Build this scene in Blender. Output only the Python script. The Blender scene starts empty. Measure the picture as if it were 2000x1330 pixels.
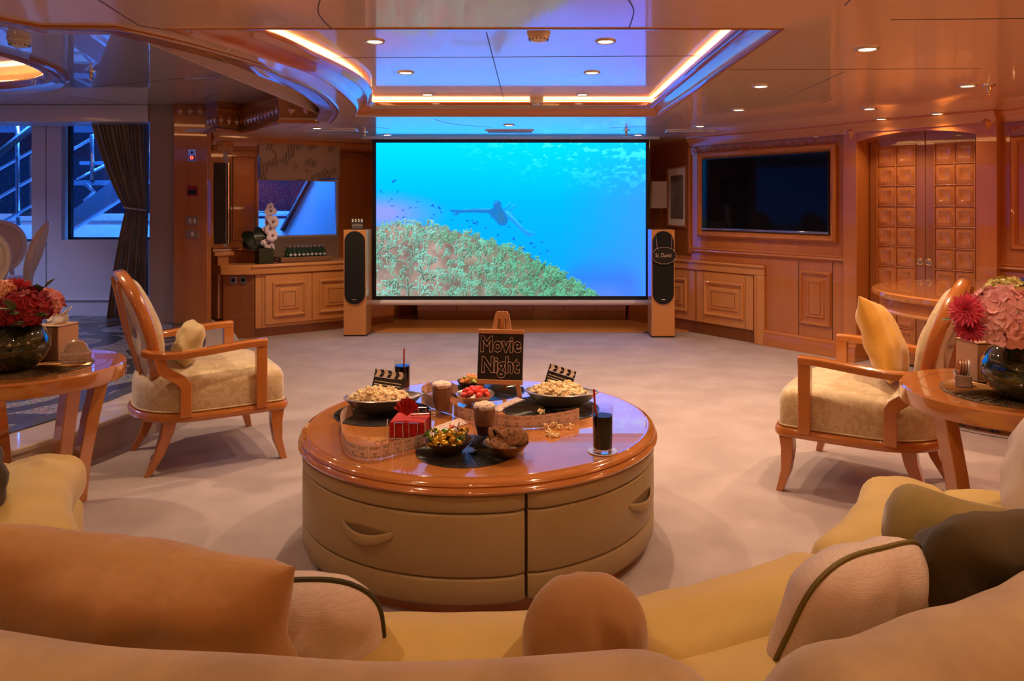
import bpy, bmesh, math, random
import numpy as np
from mathutils import Vector, Matrix, Euler, noise as mnoise
from mathutils.geometry import tessellate_polygon
PI = math.pi
rnd = random.Random(7)
scene = bpy.context.scene
COL = scene.collection

# ------------------------------------------------------------------ camera, world, exposure
EYE = 1.36; FPX = 1490.0; VX, VY = 1045.0, 397.0      # eye height (m), focal length (px), vanishing point (px)
cam_d = bpy.data.cameras.new('camera'); cam = bpy.data.objects.new('camera', cam_d); COL.objects.link(cam)
cam.location = (0, 0, EYE); cam.rotation_euler = (PI/2, 0, 0)
cam_d.sensor_width = 36.0; cam_d.lens = 36.0*FPX/2000
cam_d.shift_x = -(VX-1000)/2000; cam_d.shift_y = -(665-VY)/2000
cam_d.clip_start = 0.05; cam_d.clip_end = 200
scene.camera = cam
scene.view_settings.view_transform = 'Standard'; scene.view_settings.look = 'None'
scene.view_settings.gamma = 1; scene.view_settings.use_curve_mapping = False
scene.view_settings.exposure = 0.65
world = bpy.data.worlds.new('dusk'); scene.world = world; world.use_nodes = True
bg = world.node_tree.nodes['Background']
bg.inputs[0].default_value = (0.010, 0.045, 0.22, 1); bg.inputs[1].default_value = 1.5
try:
    cy = scene.cycles
    cy.use_denoising = True; cy.sample_clamp_indirect = 6; cy.max_bounces = 10; cy.glossy_bounces = 6
    cy.diffuse_bounces = 5; cy.transmission_bounces = 8; cy.transparent_max_bounces = 12
    cy.caustics_reflective = False; cy.caustics_refractive = False
except Exception: pass

WARM = (1.0, 0.68, 0.42)
def area_light(name, loc, aim, sx, sy, power, col):
    d = bpy.data.lights.new(name, 'AREA'); d.shape = 'RECTANGLE'; d.size = sx; d.size_y = sy
    d.energy = power; d.color = col
    o = bpy.data.objects.new(name, d); COL.objects.link(o); o.location = loc
    o.rotation_euler = (Vector(aim)-Vector(loc)).to_track_quat('-Z', 'Y').to_euler()
    return o
# blue lights outside: two deck floodlights, then one added to fill the dining room
area_light('deck_and_fill_light', (-5.2, 9.3, 2.5), (-5.2, 10.4, 0.7), 3.4, 0.25, 230, (0.05, 0.28, 1.0))
area_light('deck_and_fill_light', (-3.0, 9.6, 2.3), (-3.0, 10.4, 0.7), 1.2, 0.25, 2.4, (0.05, 0.28, 1.0))
area_light('deck_and_fill_light', (-9.4, 5.0, 2.6), (-4.5, 6.5, 0.9), 3.0, 0.3, 200, (0.42, 0.50, 1.0))
SPOT_W = 34.0          # power of one ceiling downlight
# added warm fill lights, unseen and without fixtures, to brighten the ceiling
for _x, _y, _w in ((-3.2,-1.2,30),(3.0,-1.0,30),(.2,-1.9,24),(4.6,2.0,34)):
    area_light('ceiling_fill_light', (_x,_y,1.25), (_x,_y+.001,2), .45, .45, _w, (1.0,.50,.20))

# ------------------------------------------------------------------ geometry helpers
def gp(px, py, z=0.0):
    Y = (EYE-z)*FPX/(py-VY); return Vector(((px-VX)*Y/FPX, Y, z))
def dp(px, py, Y):
    return Vector(((px-VX)*Y/FPX, Y, EYE-(py-VY)*Y/FPX))
class Fr:
    """A vertical plane through A turned by ang about Z; local x runs along it, local -y faces the room."""
    def __init__(s, A, ang): s.A = Vector((A[0], A[1], 0)); s.ang = ang; s.d = Vector((math.cos(ang), math.sin(ang), 0)); s.n = Vector((-math.sin(ang), math.cos(ang), 0))
    def hit(s, px, off=0.0):
        r = Vector(((px-VX)/FPX, 1, 0)); B = s.A+s.n*off
        t = B.dot(s.n)/r.dot(s.n); return r*t
    def x(s, px, off=0.0): return (s.hit(px, off)-s.A).dot(s.d)
    def z(s, px, py, off=0.0): return EYE-(py-VY)*s.hit(px, off).y/FPX
    def w(s, x, y=0, z=0): return s.A+s.d*x+s.n*y+Vector((0, 0, z))
    def put(s, o, x=0, y=0, z=0): o.location = s.w(x, y, z); o.rotation_euler = (0, 0, s.ang); return o

def catmull(pts, n=8):
    P = [Vector(p) for p in pts]; P = [P[0]*2-P[1]]+P+[P[-1]*2-P[-2]]; out = []
    for i in range(1, len(P)-2):
        a, b, c, d = P[i-1], P[i], P[i+1], P[i+2]
        for k in range(n):
            t = k/n; out.append(0.5*((2*b)+(c-a)*t+(2*a-5*b+4*c-d)*t*t+(3*b-a-3*c+d)*t**3))
    out.append(P[-2]); return out
def resample(pts, n):
    L = [0]
    for a, b in zip(pts, pts[1:]): L.append(L[-1]+(b-a).length)
    out = []; j = 0
    for i in range(n):
        s = L[-1]*i/(n-1)
        while j < len(L)-2 and L[j+1] < s: j += 1
        t = (s-L[j])/max(1e-9, L[j+1]-L[j]); out.append(pts[j].lerp(pts[j+1], min(1, t)))
    return out

class M:
    def __init__(s): s.v = []; s.f = []; s.mi = []
    def add(s, vs, fs, mi=0, mat=None):
        b = len(s.v)
        if mat is not None: vs = [mat@Vector(v) for v in vs]
        s.v += [tuple(v) for v in vs]; s.f += [tuple(i+b for i in f) for f in fs]; s.mi += [mi]*len(fs); return s
    def join(s, o, mat=None, mi=None):
        b = len(s.v); vs = o.v if mat is None else [tuple(mat@Vector(v)) for v in o.v]
        s.v += vs; s.f += [tuple(i+b for i in f) for f in o.f]; s.mi += o.mi if mi is None else [mi]*len(o.f); return s
    def box(s, x0, x1, y0, y1, z0, z1, mi=0, mat=None):
        return s.add([(x0,y0,z0),(x1,y0,z0),(x1,y1,z0),(x0,y1,z0),(x0,y0,z1),(x1,y0,z1),(x1,y1,z1),(x0,y1,z1)],
                     [(3,2,1,0),(4,5,6,7),(0,1,5,4),(1,2,6,5),(2,3,7,6),(3,0,4,7)], mi, mat)
    def frustum(s, x0, x1, z0, z1, y0, y1, i, mi=0):
        """raised field on a local-xz wall: back at y0, front at y1 (towards -y) inset by i"""
        return s.add([(x0,y0,z0),(x1,y0,z0),(x1,y0,z1),(x0,y0,z1),(x0+i,y1,z0+i),(x1-i,y1,z0+i),(x1-i,y1,z1-i),(x0+i,y1,z1-i)],
                     [(4,5,6,7),(0,1,5,4),(1,2,6,5),(2,3,7,6),(3,0,4,7),(3,2,1,0)], mi)
    def prism(s, poly, z0, z1, mi=0, mat=None):
        n = len(poly); vs = [(p[0],p[1],z0) for p in poly]+[(p[0],p[1],z1) for p in poly]
        fs = [(i,(i+1)%n,n+(i+1)%n,n+i) for i in range(n)]
        tr = tessellate_polygon([[Vector((p[0],p[1],0)) for p in poly]])
        fs += [tuple(i+n for i in t) for t in tr]+[tuple(reversed(t)) for t in tr]
        return s.add(vs, fs, mi, mat)
    def lathe(s, prof, n=32, cx=0, cy=0, mi=0, cap=True, mat=None, a0=0, a1=2*PI):
        full = abs(a1-a0-2*PI) < 1e-6; m = n if full else n+1; vs = []; k = len(prof)
        for i in range(m):
            a = a0+(a1-a0)*i/n; c, q = math.cos(a), math.sin(a)
            vs += [(cx+r*c, cy+r*q, z) for r, z in prof]
        fs = []
        for i in range(n):
            j = (i+1)%m
            for q in range(k-1): fs.append((i*k+q, j*k+q, j*k+q+1, i*k+q+1))
        if full and cap:
            if prof[0][0] > 1e-6: fs.append(tuple(i*k for i in reversed(range(n))))
            if prof[-1][0] > 1e-6: fs.append(tuple(i*k+k-1 for i in range(n)))
        return s.add(vs, fs, mi, mat)
    def tube(s, pts, r, n=8, mi=0, cap=True, mat=None, flat=1.0, closed=False):
        P = [Vector(p) for p in pts]; m = len(P); R = r if isinstance(r, (list, tuple)) else [r]*m
        T = []
        for i in range(m):
            a = P[(i-1)%m] if (i or closed) else P[0]; b = P[(i+1)%m] if (i < m-1 or closed) else P[-1]
            T.append((b-a).normalized() if (b-a).length > 1e-9 else Vector((0,0,1)))
        up = Vector((0,0,1)) if abs(T[0].z) < .9 else Vector((1,0,0))
        u = T[0].cross(up).normalized(); vs = []
        for i in range(m):
            u = (u-T[i]*u.dot(T[i])); u = u.normalized() if u.length > 1e-6 else T[i].orthogonal().normalized()
            w = T[i].cross(u)
            for k in range(n):
                a = 2*PI*k/n; vs.append(P[i]+u*math.cos(a)*R[i]+w*math.sin(a)*R[i]*flat)
        fs = []
        for i in range(m if closed else m-1):
            j = (i+1)%m
            for k in range(n): fs.append((i*n+k, i*n+(k+1)%n, j*n+(k+1)%n, j*n+k))
        if cap and not closed: fs += [tuple(reversed(range(n))), tuple((m-1)*n+k for k in range(n))]
        return s.add(vs, fs, mi, mat)
    def loft(s, rings, closed=True, cap=False, mi=0, mat=None):
        n = len(rings[0]); vs = [p for r in rings for p in r]; fs = []
        for i in range(len(rings)-1):
            for k in range(n if closed else n-1):
                k2 = (k+1)%n; fs.append((i*n+k, i*n+k2, (i+1)*n+k2, (i+1)*n+k))
        if cap: fs += [tuple(reversed(range(n))), tuple((len(rings)-1)*n+k for k in range(n))]
        return s.add(vs, fs, mi, mat)
    def bar(s, path, prof, up=(0,0,1), mi=0, cap=True, closed=False, mat=None):
        """sweep closed 2D profile (u sideways, v up) along a path"""
        P = [Vector(p) for p in path]; m = len(P); rings = []; U = Vector(up)
        for i in range(m):
            a = P[(i-1)%m] if (i or closed) else P[0]; b = P[(i+1)%m] if (i < m-1 or closed) else P[-1]
            ta = (P[i]-a); tb = (b-P[i])
            ta = ta.normalized() if ta.length > 1e-9 else tb.normalized(); tb = tb.normalized() if tb.length > 1e-9 else ta
            t = (ta+tb).normalized(); sd = t.cross(U).normalized(); k = 1/max(.35, math.sqrt(max(0.01,(1+ta.dot(tb))/2)))
            w = sd.cross(t).normalized()
            rings.append([P[i]+sd*(p[0]*k)+w*p[1] for p in prof])
        if closed: rings.append(rings[0])
        return s.loft(rings, True, cap and not closed, mi, mat)
    def grid(s, fn, nu, nv, mi=0, cu=False, cv=False, mat=None):
        vs = [fn(i/(nu if cu else nu-1), j/(nv if cv else nv-1)) for i in range(nu) for j in range(nv)]; fs = []
        for i in range(nu if cu else nu-1):
            for j in range(nv if cv else nv-1):
                a, b = (i+1)%nu, (j+1)%nv; fs.append((i*nv+j, a*nv+j, a*nv+b, i*nv+b))
        return s.add(vs, fs, mi, mat)
    def ball(s, c, r, n=10, m=6, mi=0, sc=(1,1,1), mat=None):
        vs = [(c[0], c[1], c[2]-r*sc[2])]; fs = []
        for j in range(1, m):
            a = -PI/2+PI*j/m
            for i in range(n):
                b = 2*PI*i/n; vs.append((c[0]+r*sc[0]*math.cos(a)*math.cos(b), c[1]+r*sc[1]*math.cos(a)*math.sin(b), c[2]+r*sc[2]*math.sin(a)))
        vs.append((c[0], c[1], c[2]+r*sc[2])); L = len(vs)-1
        for i in range(n):
            fs.append((0, 1+(i+1)%n, 1+i)); fs.append((L, 1+(m-2)*n+i, 1+(m-2)*n+(i+1)%n))
            for j in range(m-2): fs.append((1+j*n+i, 1+j*n+(i+1)%n, 1+(j+1)*n+(i+1)%n, 1+(j+1)*n+i))
        return s.add(vs, fs, mi, mat)
    def mesh(s, name, mats, ang=35, flat=False):
        me = bpy.data.meshes.new(name); me.from_pydata(s.v, [], s.f)
        for m in (mats if isinstance(mats, (list, tuple)) else [mats]): me.materials.append(m)
        if any(s.mi): me.polygons.foreach_set('material_index', s.mi)
        bm = bmesh.new(); bm.from_mesh(me); bmesh.ops.recalc_face_normals(bm, faces=bm.faces); bm.to_mesh(me); bm.free()
        if not flat:
            me.shade_smooth(); me.set_sharp_from_angle(angle=math.radians(ang))
        me.update(); return me
    def ob(s, name, mats, parent=None, bev=0, seg=2, sub=0, ang=35, flat=False, loc=None, **tags):
        o = bpy.data.objects.new(name, s.mesh(name, mats, ang, flat)); COL.objects.link(o)
        if parent is not None: o.parent = parent
        if loc is not None: o.location = loc
        if bev:
            b = o.modifiers.new('bevel', 'BEVEL'); b.width = bev; b.segments = seg; b.limit_method = 'ANGLE'; b.angle_limit = math.radians(40)
        if sub:
            b = o.modifiers.new('sub', 'SUBSURF'); b.levels = sub; b.render_levels = sub
        return tag(o, **tags)
def tag(o, label=None, cat=None, group=None, kind=None):
    if label: o['label'] = label
    if cat: o['category'] = cat
    if group: o['group'] = group
    if kind: o['kind'] = kind
    return o
def thing(name, label, cat, loc=(0,0,0), rz=0, group=None, kind=None):
    o = bpy.data.objects.new(name, None); COL.objects.link(o); o.location = loc; o.rotation_euler = (0,0,rz); o.empty_display_size = .05
    return tag(o, label, cat, group, kind)
def put(name, me, parent, loc=(0,0,0), rot=(0,0,0), sc=(1,1,1)):
    """another piece sharing mesh data"""
    o = bpy.data.objects.new(name, me); COL.objects.link(o); o.parent = parent; o.location = loc; o.rotation_euler = rot; o.scale = sc
    return o
def dup(root, loc, rz, label=None, group=None):
    r = root.copy(); COL.objects.link(r); r.location = loc; r.rotation_euler = (0,0,rz)
    if label: r['label'] = label
    if group: r['group'] = group
    for ch in list(root.children):
        c = ch.copy(); COL.objects.link(c); c.parent = r
        for g in list(ch.children):
            d = g.copy(); COL.objects.link(d); d.parent = c
    return r
def text_mesh(txt, size, depth=0.0, outline=0.0, align='CENTER', mat=None, sx=1.0, fat=0.0):
    """lettering from the built-in font as an M in the xz-plane (reads from -y), centred on its anchor"""
    cu = bpy.data.curves.new('txt', 'FONT'); cu.body = txt; cu.size = size; cu.align_x = align; cu.align_y = 'CENTER'; cu.resolution_u = 2; cu.offset = fat
    if outline: cu.fill_mode = 'NONE'; cu.bevel_depth = outline; cu.bevel_resolution = 0
    else: cu.extrude = depth
    o = bpy.data.objects.new('txt', cu); COL.objects.link(o); bpy.context.view_layer.update()
    me = bpy.data.meshes.new_from_object(o.evaluated_get(bpy.context.evaluated_depsgraph_get()))
    m = M(); m.add([(v.co.x*sx, -v.co.z, v.co.y) for v in me.vertices], [tuple(p.vertices) for p in me.polygons])
    bpy.data.objects.remove(o); bpy.data.curves.remove(cu); bpy.data.meshes.remove(me)
    return m

# ------------------------------------------------------------------ materials
def nt(name):
    m = bpy.data.materials.new(name); m.use_nodes = True; t = m.node_tree; return m, t, t.nodes['Principled BSDF']
def setp(b, **k):
    for a, v in k.items():
        b.inputs[a].default_value = (v[0], v[1], v[2], 1) if isinstance(v, (tuple, list)) else v
def pbr(name, col, rough=.5, metal=0, coat=0, spec=.5, sheen=0, trans=0, ior=1.45, var=None, vscale=8, bump=None, em=None, emst=0, coord='Object', stretch=(1,1,1), alpha=None, vdet=4, ramp=(.35,.65), sss=0):
    m, t, b = nt(name)
    setp(b, **{'Base Color': col, 'Roughness': rough, 'Metallic': metal, 'Coat Weight': coat, 'Coat Roughness': .03, 'Specular IOR Level': spec, 'Sheen Weight': sheen, 'Sheen Roughness': .4, 'Transmission Weight': trans, 'IOR': ior})
    if em: setp(b, **{'Emission Color': em, 'Emission Strength': emst})
    if sss: b.inputs['Subsurface Weight'].default_value = sss; b.inputs['Subsurface Radius'].default_value = (.02,.01,.006); b.inputs['Subsurface Scale'].default_value = .3
    if var or bump:
        tc = t.nodes.new('ShaderNodeTexCoord'); mp = t.nodes.new('ShaderNodeMapping'); mp.inputs['Scale'].default_value = stretch
        t.links.new(tc.outputs[coord], mp.inputs[0])
    if var:
        n = t.nodes.new('ShaderNodeTexNoise'); n.inputs['Scale'].default_value = vscale; n.inputs['Detail'].default_value = vdet; t.links.new(mp.outputs[0], n.inputs[0])
        r = t.nodes.new('ShaderNodeValToRGB'); r.color_ramp.elements[0].position = ramp[0]; r.color_ramp.elements[1].position = ramp[1]
        r.color_ramp.elements[0].color = (*col, 1); r.color_ramp.elements[1].color = (*var, 1)
        t.links.new(n.outputs[0], r.inputs[0]); t.links.new(r.outputs[0], b.inputs['Base Color'])
    if bump:
        n2 = t.nodes.new('ShaderNodeTexNoise'); n2.inputs['Scale'].default_value = bump[0]; n2.inputs['Detail'].default_value = 3; t.links.new(mp.outputs[0], n2.inputs[0])
        bp = t.nodes.new('ShaderNodeBump'); bp.inputs['Strength'].default_value = bump[1]; bp.inputs['Distance'].default_value = bump[2] if len(bump) > 2 else .01
        t.links.new(n2.outputs[0], bp.inputs['Height']); t.links.new(bp.outputs[0], b.inputs['Normal'])
    return m
def wood(name, c1, c2, axis=2, rough=.3, coat=1.0, sc=9):
    s = [1.0, 1.0, 1.0]; s[axis] = .07
    m = pbr(name, c1, rough, coat=coat, var=c2, vscale=sc, stretch=s, vdet=6, ramp=(.3,.72)); return m
W1, W2 = (.42,.135,.027), (.50,.175,.040)
m_wood = wood('lacquered_wood', W1, W2, 2)
m_woodx = wood('lacquered_wood_horizontal', W1, W2, 0)
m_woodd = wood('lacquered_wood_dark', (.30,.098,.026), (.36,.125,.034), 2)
m_woodl = wood('satin_pale_wood', (.58,.245,.068), (.64,.29,.088), 2, .35, .5)
m_woodlx = wood('satin_pale_wood_horizontal', (.58,.245,.068), (.64,.29,.088), 0, .35, .5)
m_woodtab = wood('table_wood', (.43,.155,.036), (.50,.192,.050), 0, .15, 1.0, 5)
m_ceil = pbr('ceiling_lacquer', (.80,.57,.38), .35, coat=1.0, spec=.5)
m_ceil.node_tree.nodes['Principled BSDF'].inputs['Coat Roughness'].default_value = .06
m_ceil.node_tree.nodes['Principled BSDF'].inputs['Coat IOR'].default_value = 1.6
m_ceild = pbr('dining_ceiling_mirror_lacquer', (.50,.44,.42), .3, coat=1.0); m_ceild.node_tree.nodes['Principled BSDF'].inputs['Coat Roughness'].default_value = .004; m_ceild.node_tree.nodes['Principled BSDF'].inputs['Coat IOR'].default_value = 2.0
m_woodtab.node_tree.nodes['Principled BSDF'].inputs['Coat IOR'].default_value = 1.85; m_woodtab.node_tree.nodes['Principled BSDF'].inputs['Coat Roughness'].default_value = .012
m_joint = pbr('dark_joint', (.06,.03,.02), .6)
m_white = pbr('white_wall_lacquer', (.62,.60,.62), .2, coat=.6)
m_carpet = pbr('beige_carpet', (.355,.285,.275), .95, var=(.425,.35,.34), vscale=3.5, bump=(420,.35,.004), sheen=.2, spec=.1)
m_black = pbr('black_plastic', (.008,.008,.009), .45)
m_gloss = pbr('black_glass', (.003,.003,.004), .05, spec=.35)
m_chrome = pbr('chrome', (.75,.75,.78), .12, metal=1)
m_brass = pbr('brass', (.75,.5,.22), .25, metal=1)
m_glass = pbr('clear_glass', (1,1,1), .0, trans=1, ior=1.45)
m_cream = pbr('cream_paint', (.66,.58,.50), .35, coat=.3)
m_beige = pbr('beige_wallcloth', (.30,.22,.16), .9, var=(.34,.25,.18), vscale=60)
m_paper = pbr('white_paper', (.78,.74,.70), .7)
m_ink = pbr('black_ink', (.012,.011,.012), .6)
m_chalk = pbr('chalk', (.75,.55,.48), .9)
def emis(name, col, st):
    m = bpy.data.materials.new(name); m.use_nodes = True; t = m.node_tree; t.nodes.clear()
    o = t.nodes.new('ShaderNodeOutputMaterial'); e = t.nodes.new('ShaderNodeEmission'); e.inputs[0].default_value = (*col,1); e.inputs[1].default_value = st
    t.links.new(e.outputs[0], o.inputs[0]); return m
m_lamp = emis('downlight_lens', (1.0,.72,.42), 9)
m_cove = emis('cove_strip', (1.0,.46,.17), 11.0)
def pane(name, tint=(1,1,1), refl=.08):
    """window glass: clear with a mirror sheen"""
    m = bpy.data.materials.new(name); m.use_nodes = True; t = m.node_tree; t.nodes.clear()
    o = t.nodes.new('ShaderNodeOutputMaterial'); mx = t.nodes.new('ShaderNodeMixShader'); tr = t.nodes.new('ShaderNodeBsdfTransparent'); gl = t.nodes.new('ShaderNodeBsdfGlossy')
    lw = t.nodes.new('ShaderNodeLayerWeight'); lw.inputs[0].default_value = .5
    pw = t.nodes.new('ShaderNodeMath'); pw.operation = 'POWER'; pw.inputs[1].default_value = 4; t.links.new(lw.outputs['Facing'], pw.inputs[0])
    fr = t.nodes.new('ShaderNodeMath'); fr.operation = 'MULTIPLY_ADD'; fr.inputs[1].default_value = .55; fr.inputs[2].default_value = .045; t.links.new(pw.outputs[0], fr.inputs[0])
    tr.inputs[0].default_value = (*tint,1); gl.inputs['Roughness'].default_value = .01
    t.links.new(fr.outputs[0], mx.inputs[0]); t.links.new(tr.outputs[0], mx.inputs[1]); t.links.new(gl.outputs[0], mx.inputs[2]); t.links.new(mx.outputs[0], o.inputs[0]); return m
m_pane = pane('window_glass', (.8,.88,1))

def strips(o_mat, name, segs, width, z, parent, th=.0015):
    """thin joint lines on a horizontal surface: one child per joint"""
    for pts in segs:
        m = M(); m.bar([Vector((p[0],p[1],z)) for p in pts], [(-width/2,0),(width/2,0),(width/2,-th),(-width/2,-th)]); m.ob(name, o_mat, parent)
# ================================================================== ROOM SHELL
CZ, DZ, PF, TZ = 2.05, 2.32, .19, 2.17       # salon ceiling, dining ceiling, raised dining floor, tray ceiling
fl = M().box(-8.2, 5.6, -2.4, 9.6, -.06, 0).ob('floor', m_carpet, kind='structure')
M().box(-1.9, 1.62, 8.02, 8.98, 0, .012).ob('parquet_strip', m_woodlx, fl, bev=.003)
# raised dining floor with a curved edge, pale tread and mosaic inlay
def edge(a, y0=1.2, y1=7.9, n=30): return [(a-.146*(y-5.0)**2, y) for y in [y0+(y1-y0)*i/n for i in range(n+1)]]
m_tread = pbr('pale_stone_tread', (.50,.40,.32), .3, coat=.3, var=(.54,.44,.36), vscale=14)
m_riser = pbr('beige_riser', (.40,.31,.24), .7)
e0 = edge(-2.206)
pl = M().prism([(p[0], p[1]) for p in e0]+[(-8.2, 7.9), (-8.2, 1.2)], 0, PF-.03).ob('floor_dining', m_riser, kind='structure')
e1 = [(p[0]+.015, p[1]) for p in e0]
M().prism(e1+[(-8.2, 7.9), (-8.2, 1.2)], PF-.03, PF).ob('stone_tread', m_tread, pl, bev=.008)
mm, t, b = nt('mosaic_stone')
tc = t.nodes.new('ShaderNodeTexCoord')
def tn(typ, **k):
    n = t.nodes.new(typ)
    for a, v in k.items(): setattr(n, a, v)
    return n
def ma(op, a, b_=None):
    n = tn('ShaderNodeMath', operation=op)
    for i, q in enumerate((a, b_)):
        if q is None: continue
        if isinstance(q, (int, float)): n.inputs[i].default_value = q
        else: t.links.new(q, n.inputs[i])
    return n.outputs[0]
v1 = tn('ShaderNodeTexVoronoi'); v1.inputs['Scale'].default_value = 1.55; v1.inputs['Randomness'].default_value = .45
nz = tn('ShaderNodeTexNoise'); nz.inputs['Scale'].default_value = 2.2
mxv = tn('ShaderNodeMix', data_type='VECTOR'); mxv.inputs[0].default_value = .16
t.links.new(tc.outputs['Object'], nz.inputs[0]); t.links.new(tc.outputs['Object'], mxv.inputs[4]); t.links.new(nz.outputs['Color'], mxv.inputs[5]); t.links.new(mxv.outputs[1], v1.inputs[0])
ring = ma('LESS_THAN', ma('ABSOLUTE', ma('SUBTRACT', v1.outputs['Distance'], .46)), .085)
ring2 = ma('LESS_THAN', ma('ABSOLUTE', ma('SUBTRACT', v1.outputs['Distance'], .17)), .05)
v2 = tn('ShaderNodeTexVoronoi', feature='DISTANCE_TO_EDGE'); v2.inputs['Scale'].default_value = 55; t.links.new(tc.outputs['Object'], v2.inputs[0])
v3 = tn('ShaderNodeTexVoronoi'); v3.inputs['Scale'].default_value = 55; t.links.new(tc.outputs['Object'], v3.inputs[0])
g = tn('ShaderNodeMix', data_type='RGBA'); g.inputs[6].default_value = (.44,.41,.39,1); g.inputs[7].default_value = (.085,.078,.075,1)
t.links.new(ma('MAXIMUM', ring, ring2), g.inputs[0])
g2 = tn('ShaderNodeMix', data_type='RGBA', blend_type='MULTIPLY'); g2.inputs[0].default_value = .45; t.links.new(g.outputs[2], g2.inputs[6]); t.links.new(v3.outputs['Color'], g2.inputs[7])
g3 = tn('ShaderNodeMix', data_type='RGBA'); g3.inputs[6].default_value = (.03,.03,.03,1); t.links.new(ma('GREATER_THAN', v2.outputs[0], .06), g3.inputs[0]); t.links.new(g2.outputs[2], g3.inputs[7])
t.links.new(g3.outputs[2], b.inputs['Base Color']); b.inputs['Roughness'].default_value = .22
bp = tn('ShaderNodeBump'); bp.inputs['Strength'].default_value = .5; bp.inputs['Distance'].default_value = .003; t.links.new(v3.outputs['Distance'], bp.inputs['Height']); t.links.new(bp.outputs[0], b.inputs['Normal'])
e2 = edge(-2.48)
M().prism(e2+[(-8.2, 7.9), (-8.2, 1.2)], PF, PF+.004).ob('mosaic_inlay', mm, pl)
m_mosdark = pbr('mosaic_border', (.05,.048,.05), .3, var=(.10,.095,.095), vscale=70)
M().bar([Vector((p[0]-.05, p[1], PF+.0045)) for p in e2], [(-.05,0),(.05,0),(.05,.002),(-.05,.002)]).ob('mosaic_border', m_mosdark, pl)

# ---- ceilings
A_arc = [gp(*p, CZ) for p in [(225,51),(363,83),(500,122),(550,145),(600,165),(635,185),(657,208),(660,220),(647,238)]]
A_arc = resample(catmull(A_arc, 10), 44)
P1 = gp(80,50,CZ); Pn = Vector((-2.9, 1.25, CZ))
E = [gp(*p, CZ) for p in [(545,237),(500,250),(470,258),(424,253),(404,257)]]
E = [E[0], E[1]+Vector((0,.03,0)), E[2], E[3], E[4]]
outer = [(5.6,-2.4),(5.6,9.6),(-3.6,9.6),(-3.6,7.45)]+[(p.x,p.y) for p in reversed(E)]+[(p.x,p.y) for p in reversed(A_arc)]+[(P1.x,P1.y),(Pn.x,Pn.y),(-8.2,1.25),(-8.2,-2.4)]
Tl = resample(catmull([gp(*p, CZ) for p in [(350,63),(430,84),(500,107),(600,140),(650,165),(688,197),(698,212),(693,228)]], 8), 30)
Ll = resample(catmull([gp(*p, 2.12) for p in [(505,64),(570,88),(625,115),(700,152),(725,175),(726,200)]], 8), 30)
Tl[0] = Vector((-1.43, 3.02, CZ)); Ll[0] = Vector((-1.22, 3.13, 2.12))
xr, yf, yn = .972, 6.05, 3.02
tray_o = [Vector((xr,yn,CZ)), Vector((xr,yf,CZ))]+list(reversed(Tl)); tray_o[2] = Vector((Tl[-1].x, yf, CZ))
tray_l = [Vector((xr-.09,yn+.1,2.12)), Vector((xr-.09,yf-.13,2.12))]+list(reversed(Ll)); tray_l[2] = Vector((Ll[-1].x, yf-.13, 2.12))
def slab_hole(out, hole, z0, z1):
    m = M(); L = [[Vector((p[0],p[1],0)) for p in out], [Vector((p[0],p[1],0)) for p in hole]]
    tr = tessellate_polygon(L); fl_ = [p for q in L for p in q]; n = len(fl_)
    vs = [(p.x,p.y,z0) for p in fl_]+[(p.x,p.y,z1) for p in fl_]
    fs = [tuple(t_) for t_ in tr]+[tuple(i+n for i in t_) for t_ in tr]; k = 0
    for q in L:
        for i in range(len(q)): j = (i+1)%len(q); fs.append((k+i,k+j,k+j+n,k+i+n))
        k += len(q)
    return m.add(vs, fs)
ce = slab_hole(outer, tray_o, CZ, CZ+.03).ob('ceiling', m_ceil, kind='structure')
def J(name, parent, z, *segs, w=.004): strips(m_joint, name, segs, w, z, parent)
g2c = lambda *ps: [gp(x,y,CZ) for x, y in ps]
J('ceiling_joint', ce, CZ, g2c((193,0),(272,50),(352,62)), catmull(g2c((632,-20),(621,18),(630,38),(650,58)),6), catmull(g2c((1215,-20),(1235,12),(1237,28),(1229,54)),6),
  g2c((1740,38),(2000,36)), g2c((1425,136),(1915,134)), g2c((1530,193),(1650,140)), g2c((1605,201),(1626,193)), g2c((1650,10),(1660,0)),
  catmull(g2c((672,232),(705,245),(760,251)),6), catmull(g2c((848,233),(885,242),(960,249)),6), g2c((560,252),(597,242)), g2c((1294,239),(1313,231)), g2c((1190,250),(1280,246)))
# tray: moulded ring, recessed ceiling, cove strip hidden on the ledge
prof = [(-.12,.0),(-.12,-.005),(-.03,-.005),(0,-.002),(.1,.004),(.14,.02),(.3,.045),(.52,.07),(.6,.066),(.66,.05),(.74,.05),(.86,.062),(1,.07),(1,.09),(.9,.1),(.5,.1)]
rings = []
for s_, z_ in prof:
    rings.append([Vector((a.x+(b_.x-a.x)*s_, a.y+(b_.y-a.y)*s_, CZ+z_)) for a, b_ in zip(tray_o, tray_l)])
tr_ = M().loft(rings).ob('trim_1', m_woodx, kind='structure', ang=50)
lip_c = [(sum(p.x for p in tray_l)/len(tray_l)), (sum(p.y for p in tray_l)/len(tray_l))]
tray_c = M().box(-1.75, 1.25, 2.7, 6.35, TZ, TZ+.03).ob('ceiling_tray', m_ceil, kind='structure')
tz = lambda *ps: [gp(x,y,TZ) for x, y in ps]
J('tray_joint', tray_c, TZ, tz((648,113),(1380,109)), tz((950,63),(986,202)), w=.005)
m_side = pbr('cove_side', (.55,.42,.32), .8)
M().bar([Vector((-1.74,2.72,CZ+.03)),Vector((1.24,2.72,CZ+.03)),Vector((1.24,6.34,CZ+.03)),Vector((-1.74,6.34,CZ+.03))], [(-.005,0),(.005,0),(.005,.12),(-.005,.12)], closed=True).ob('cove_side', m_side, tray_c)
cs = M()
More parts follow.
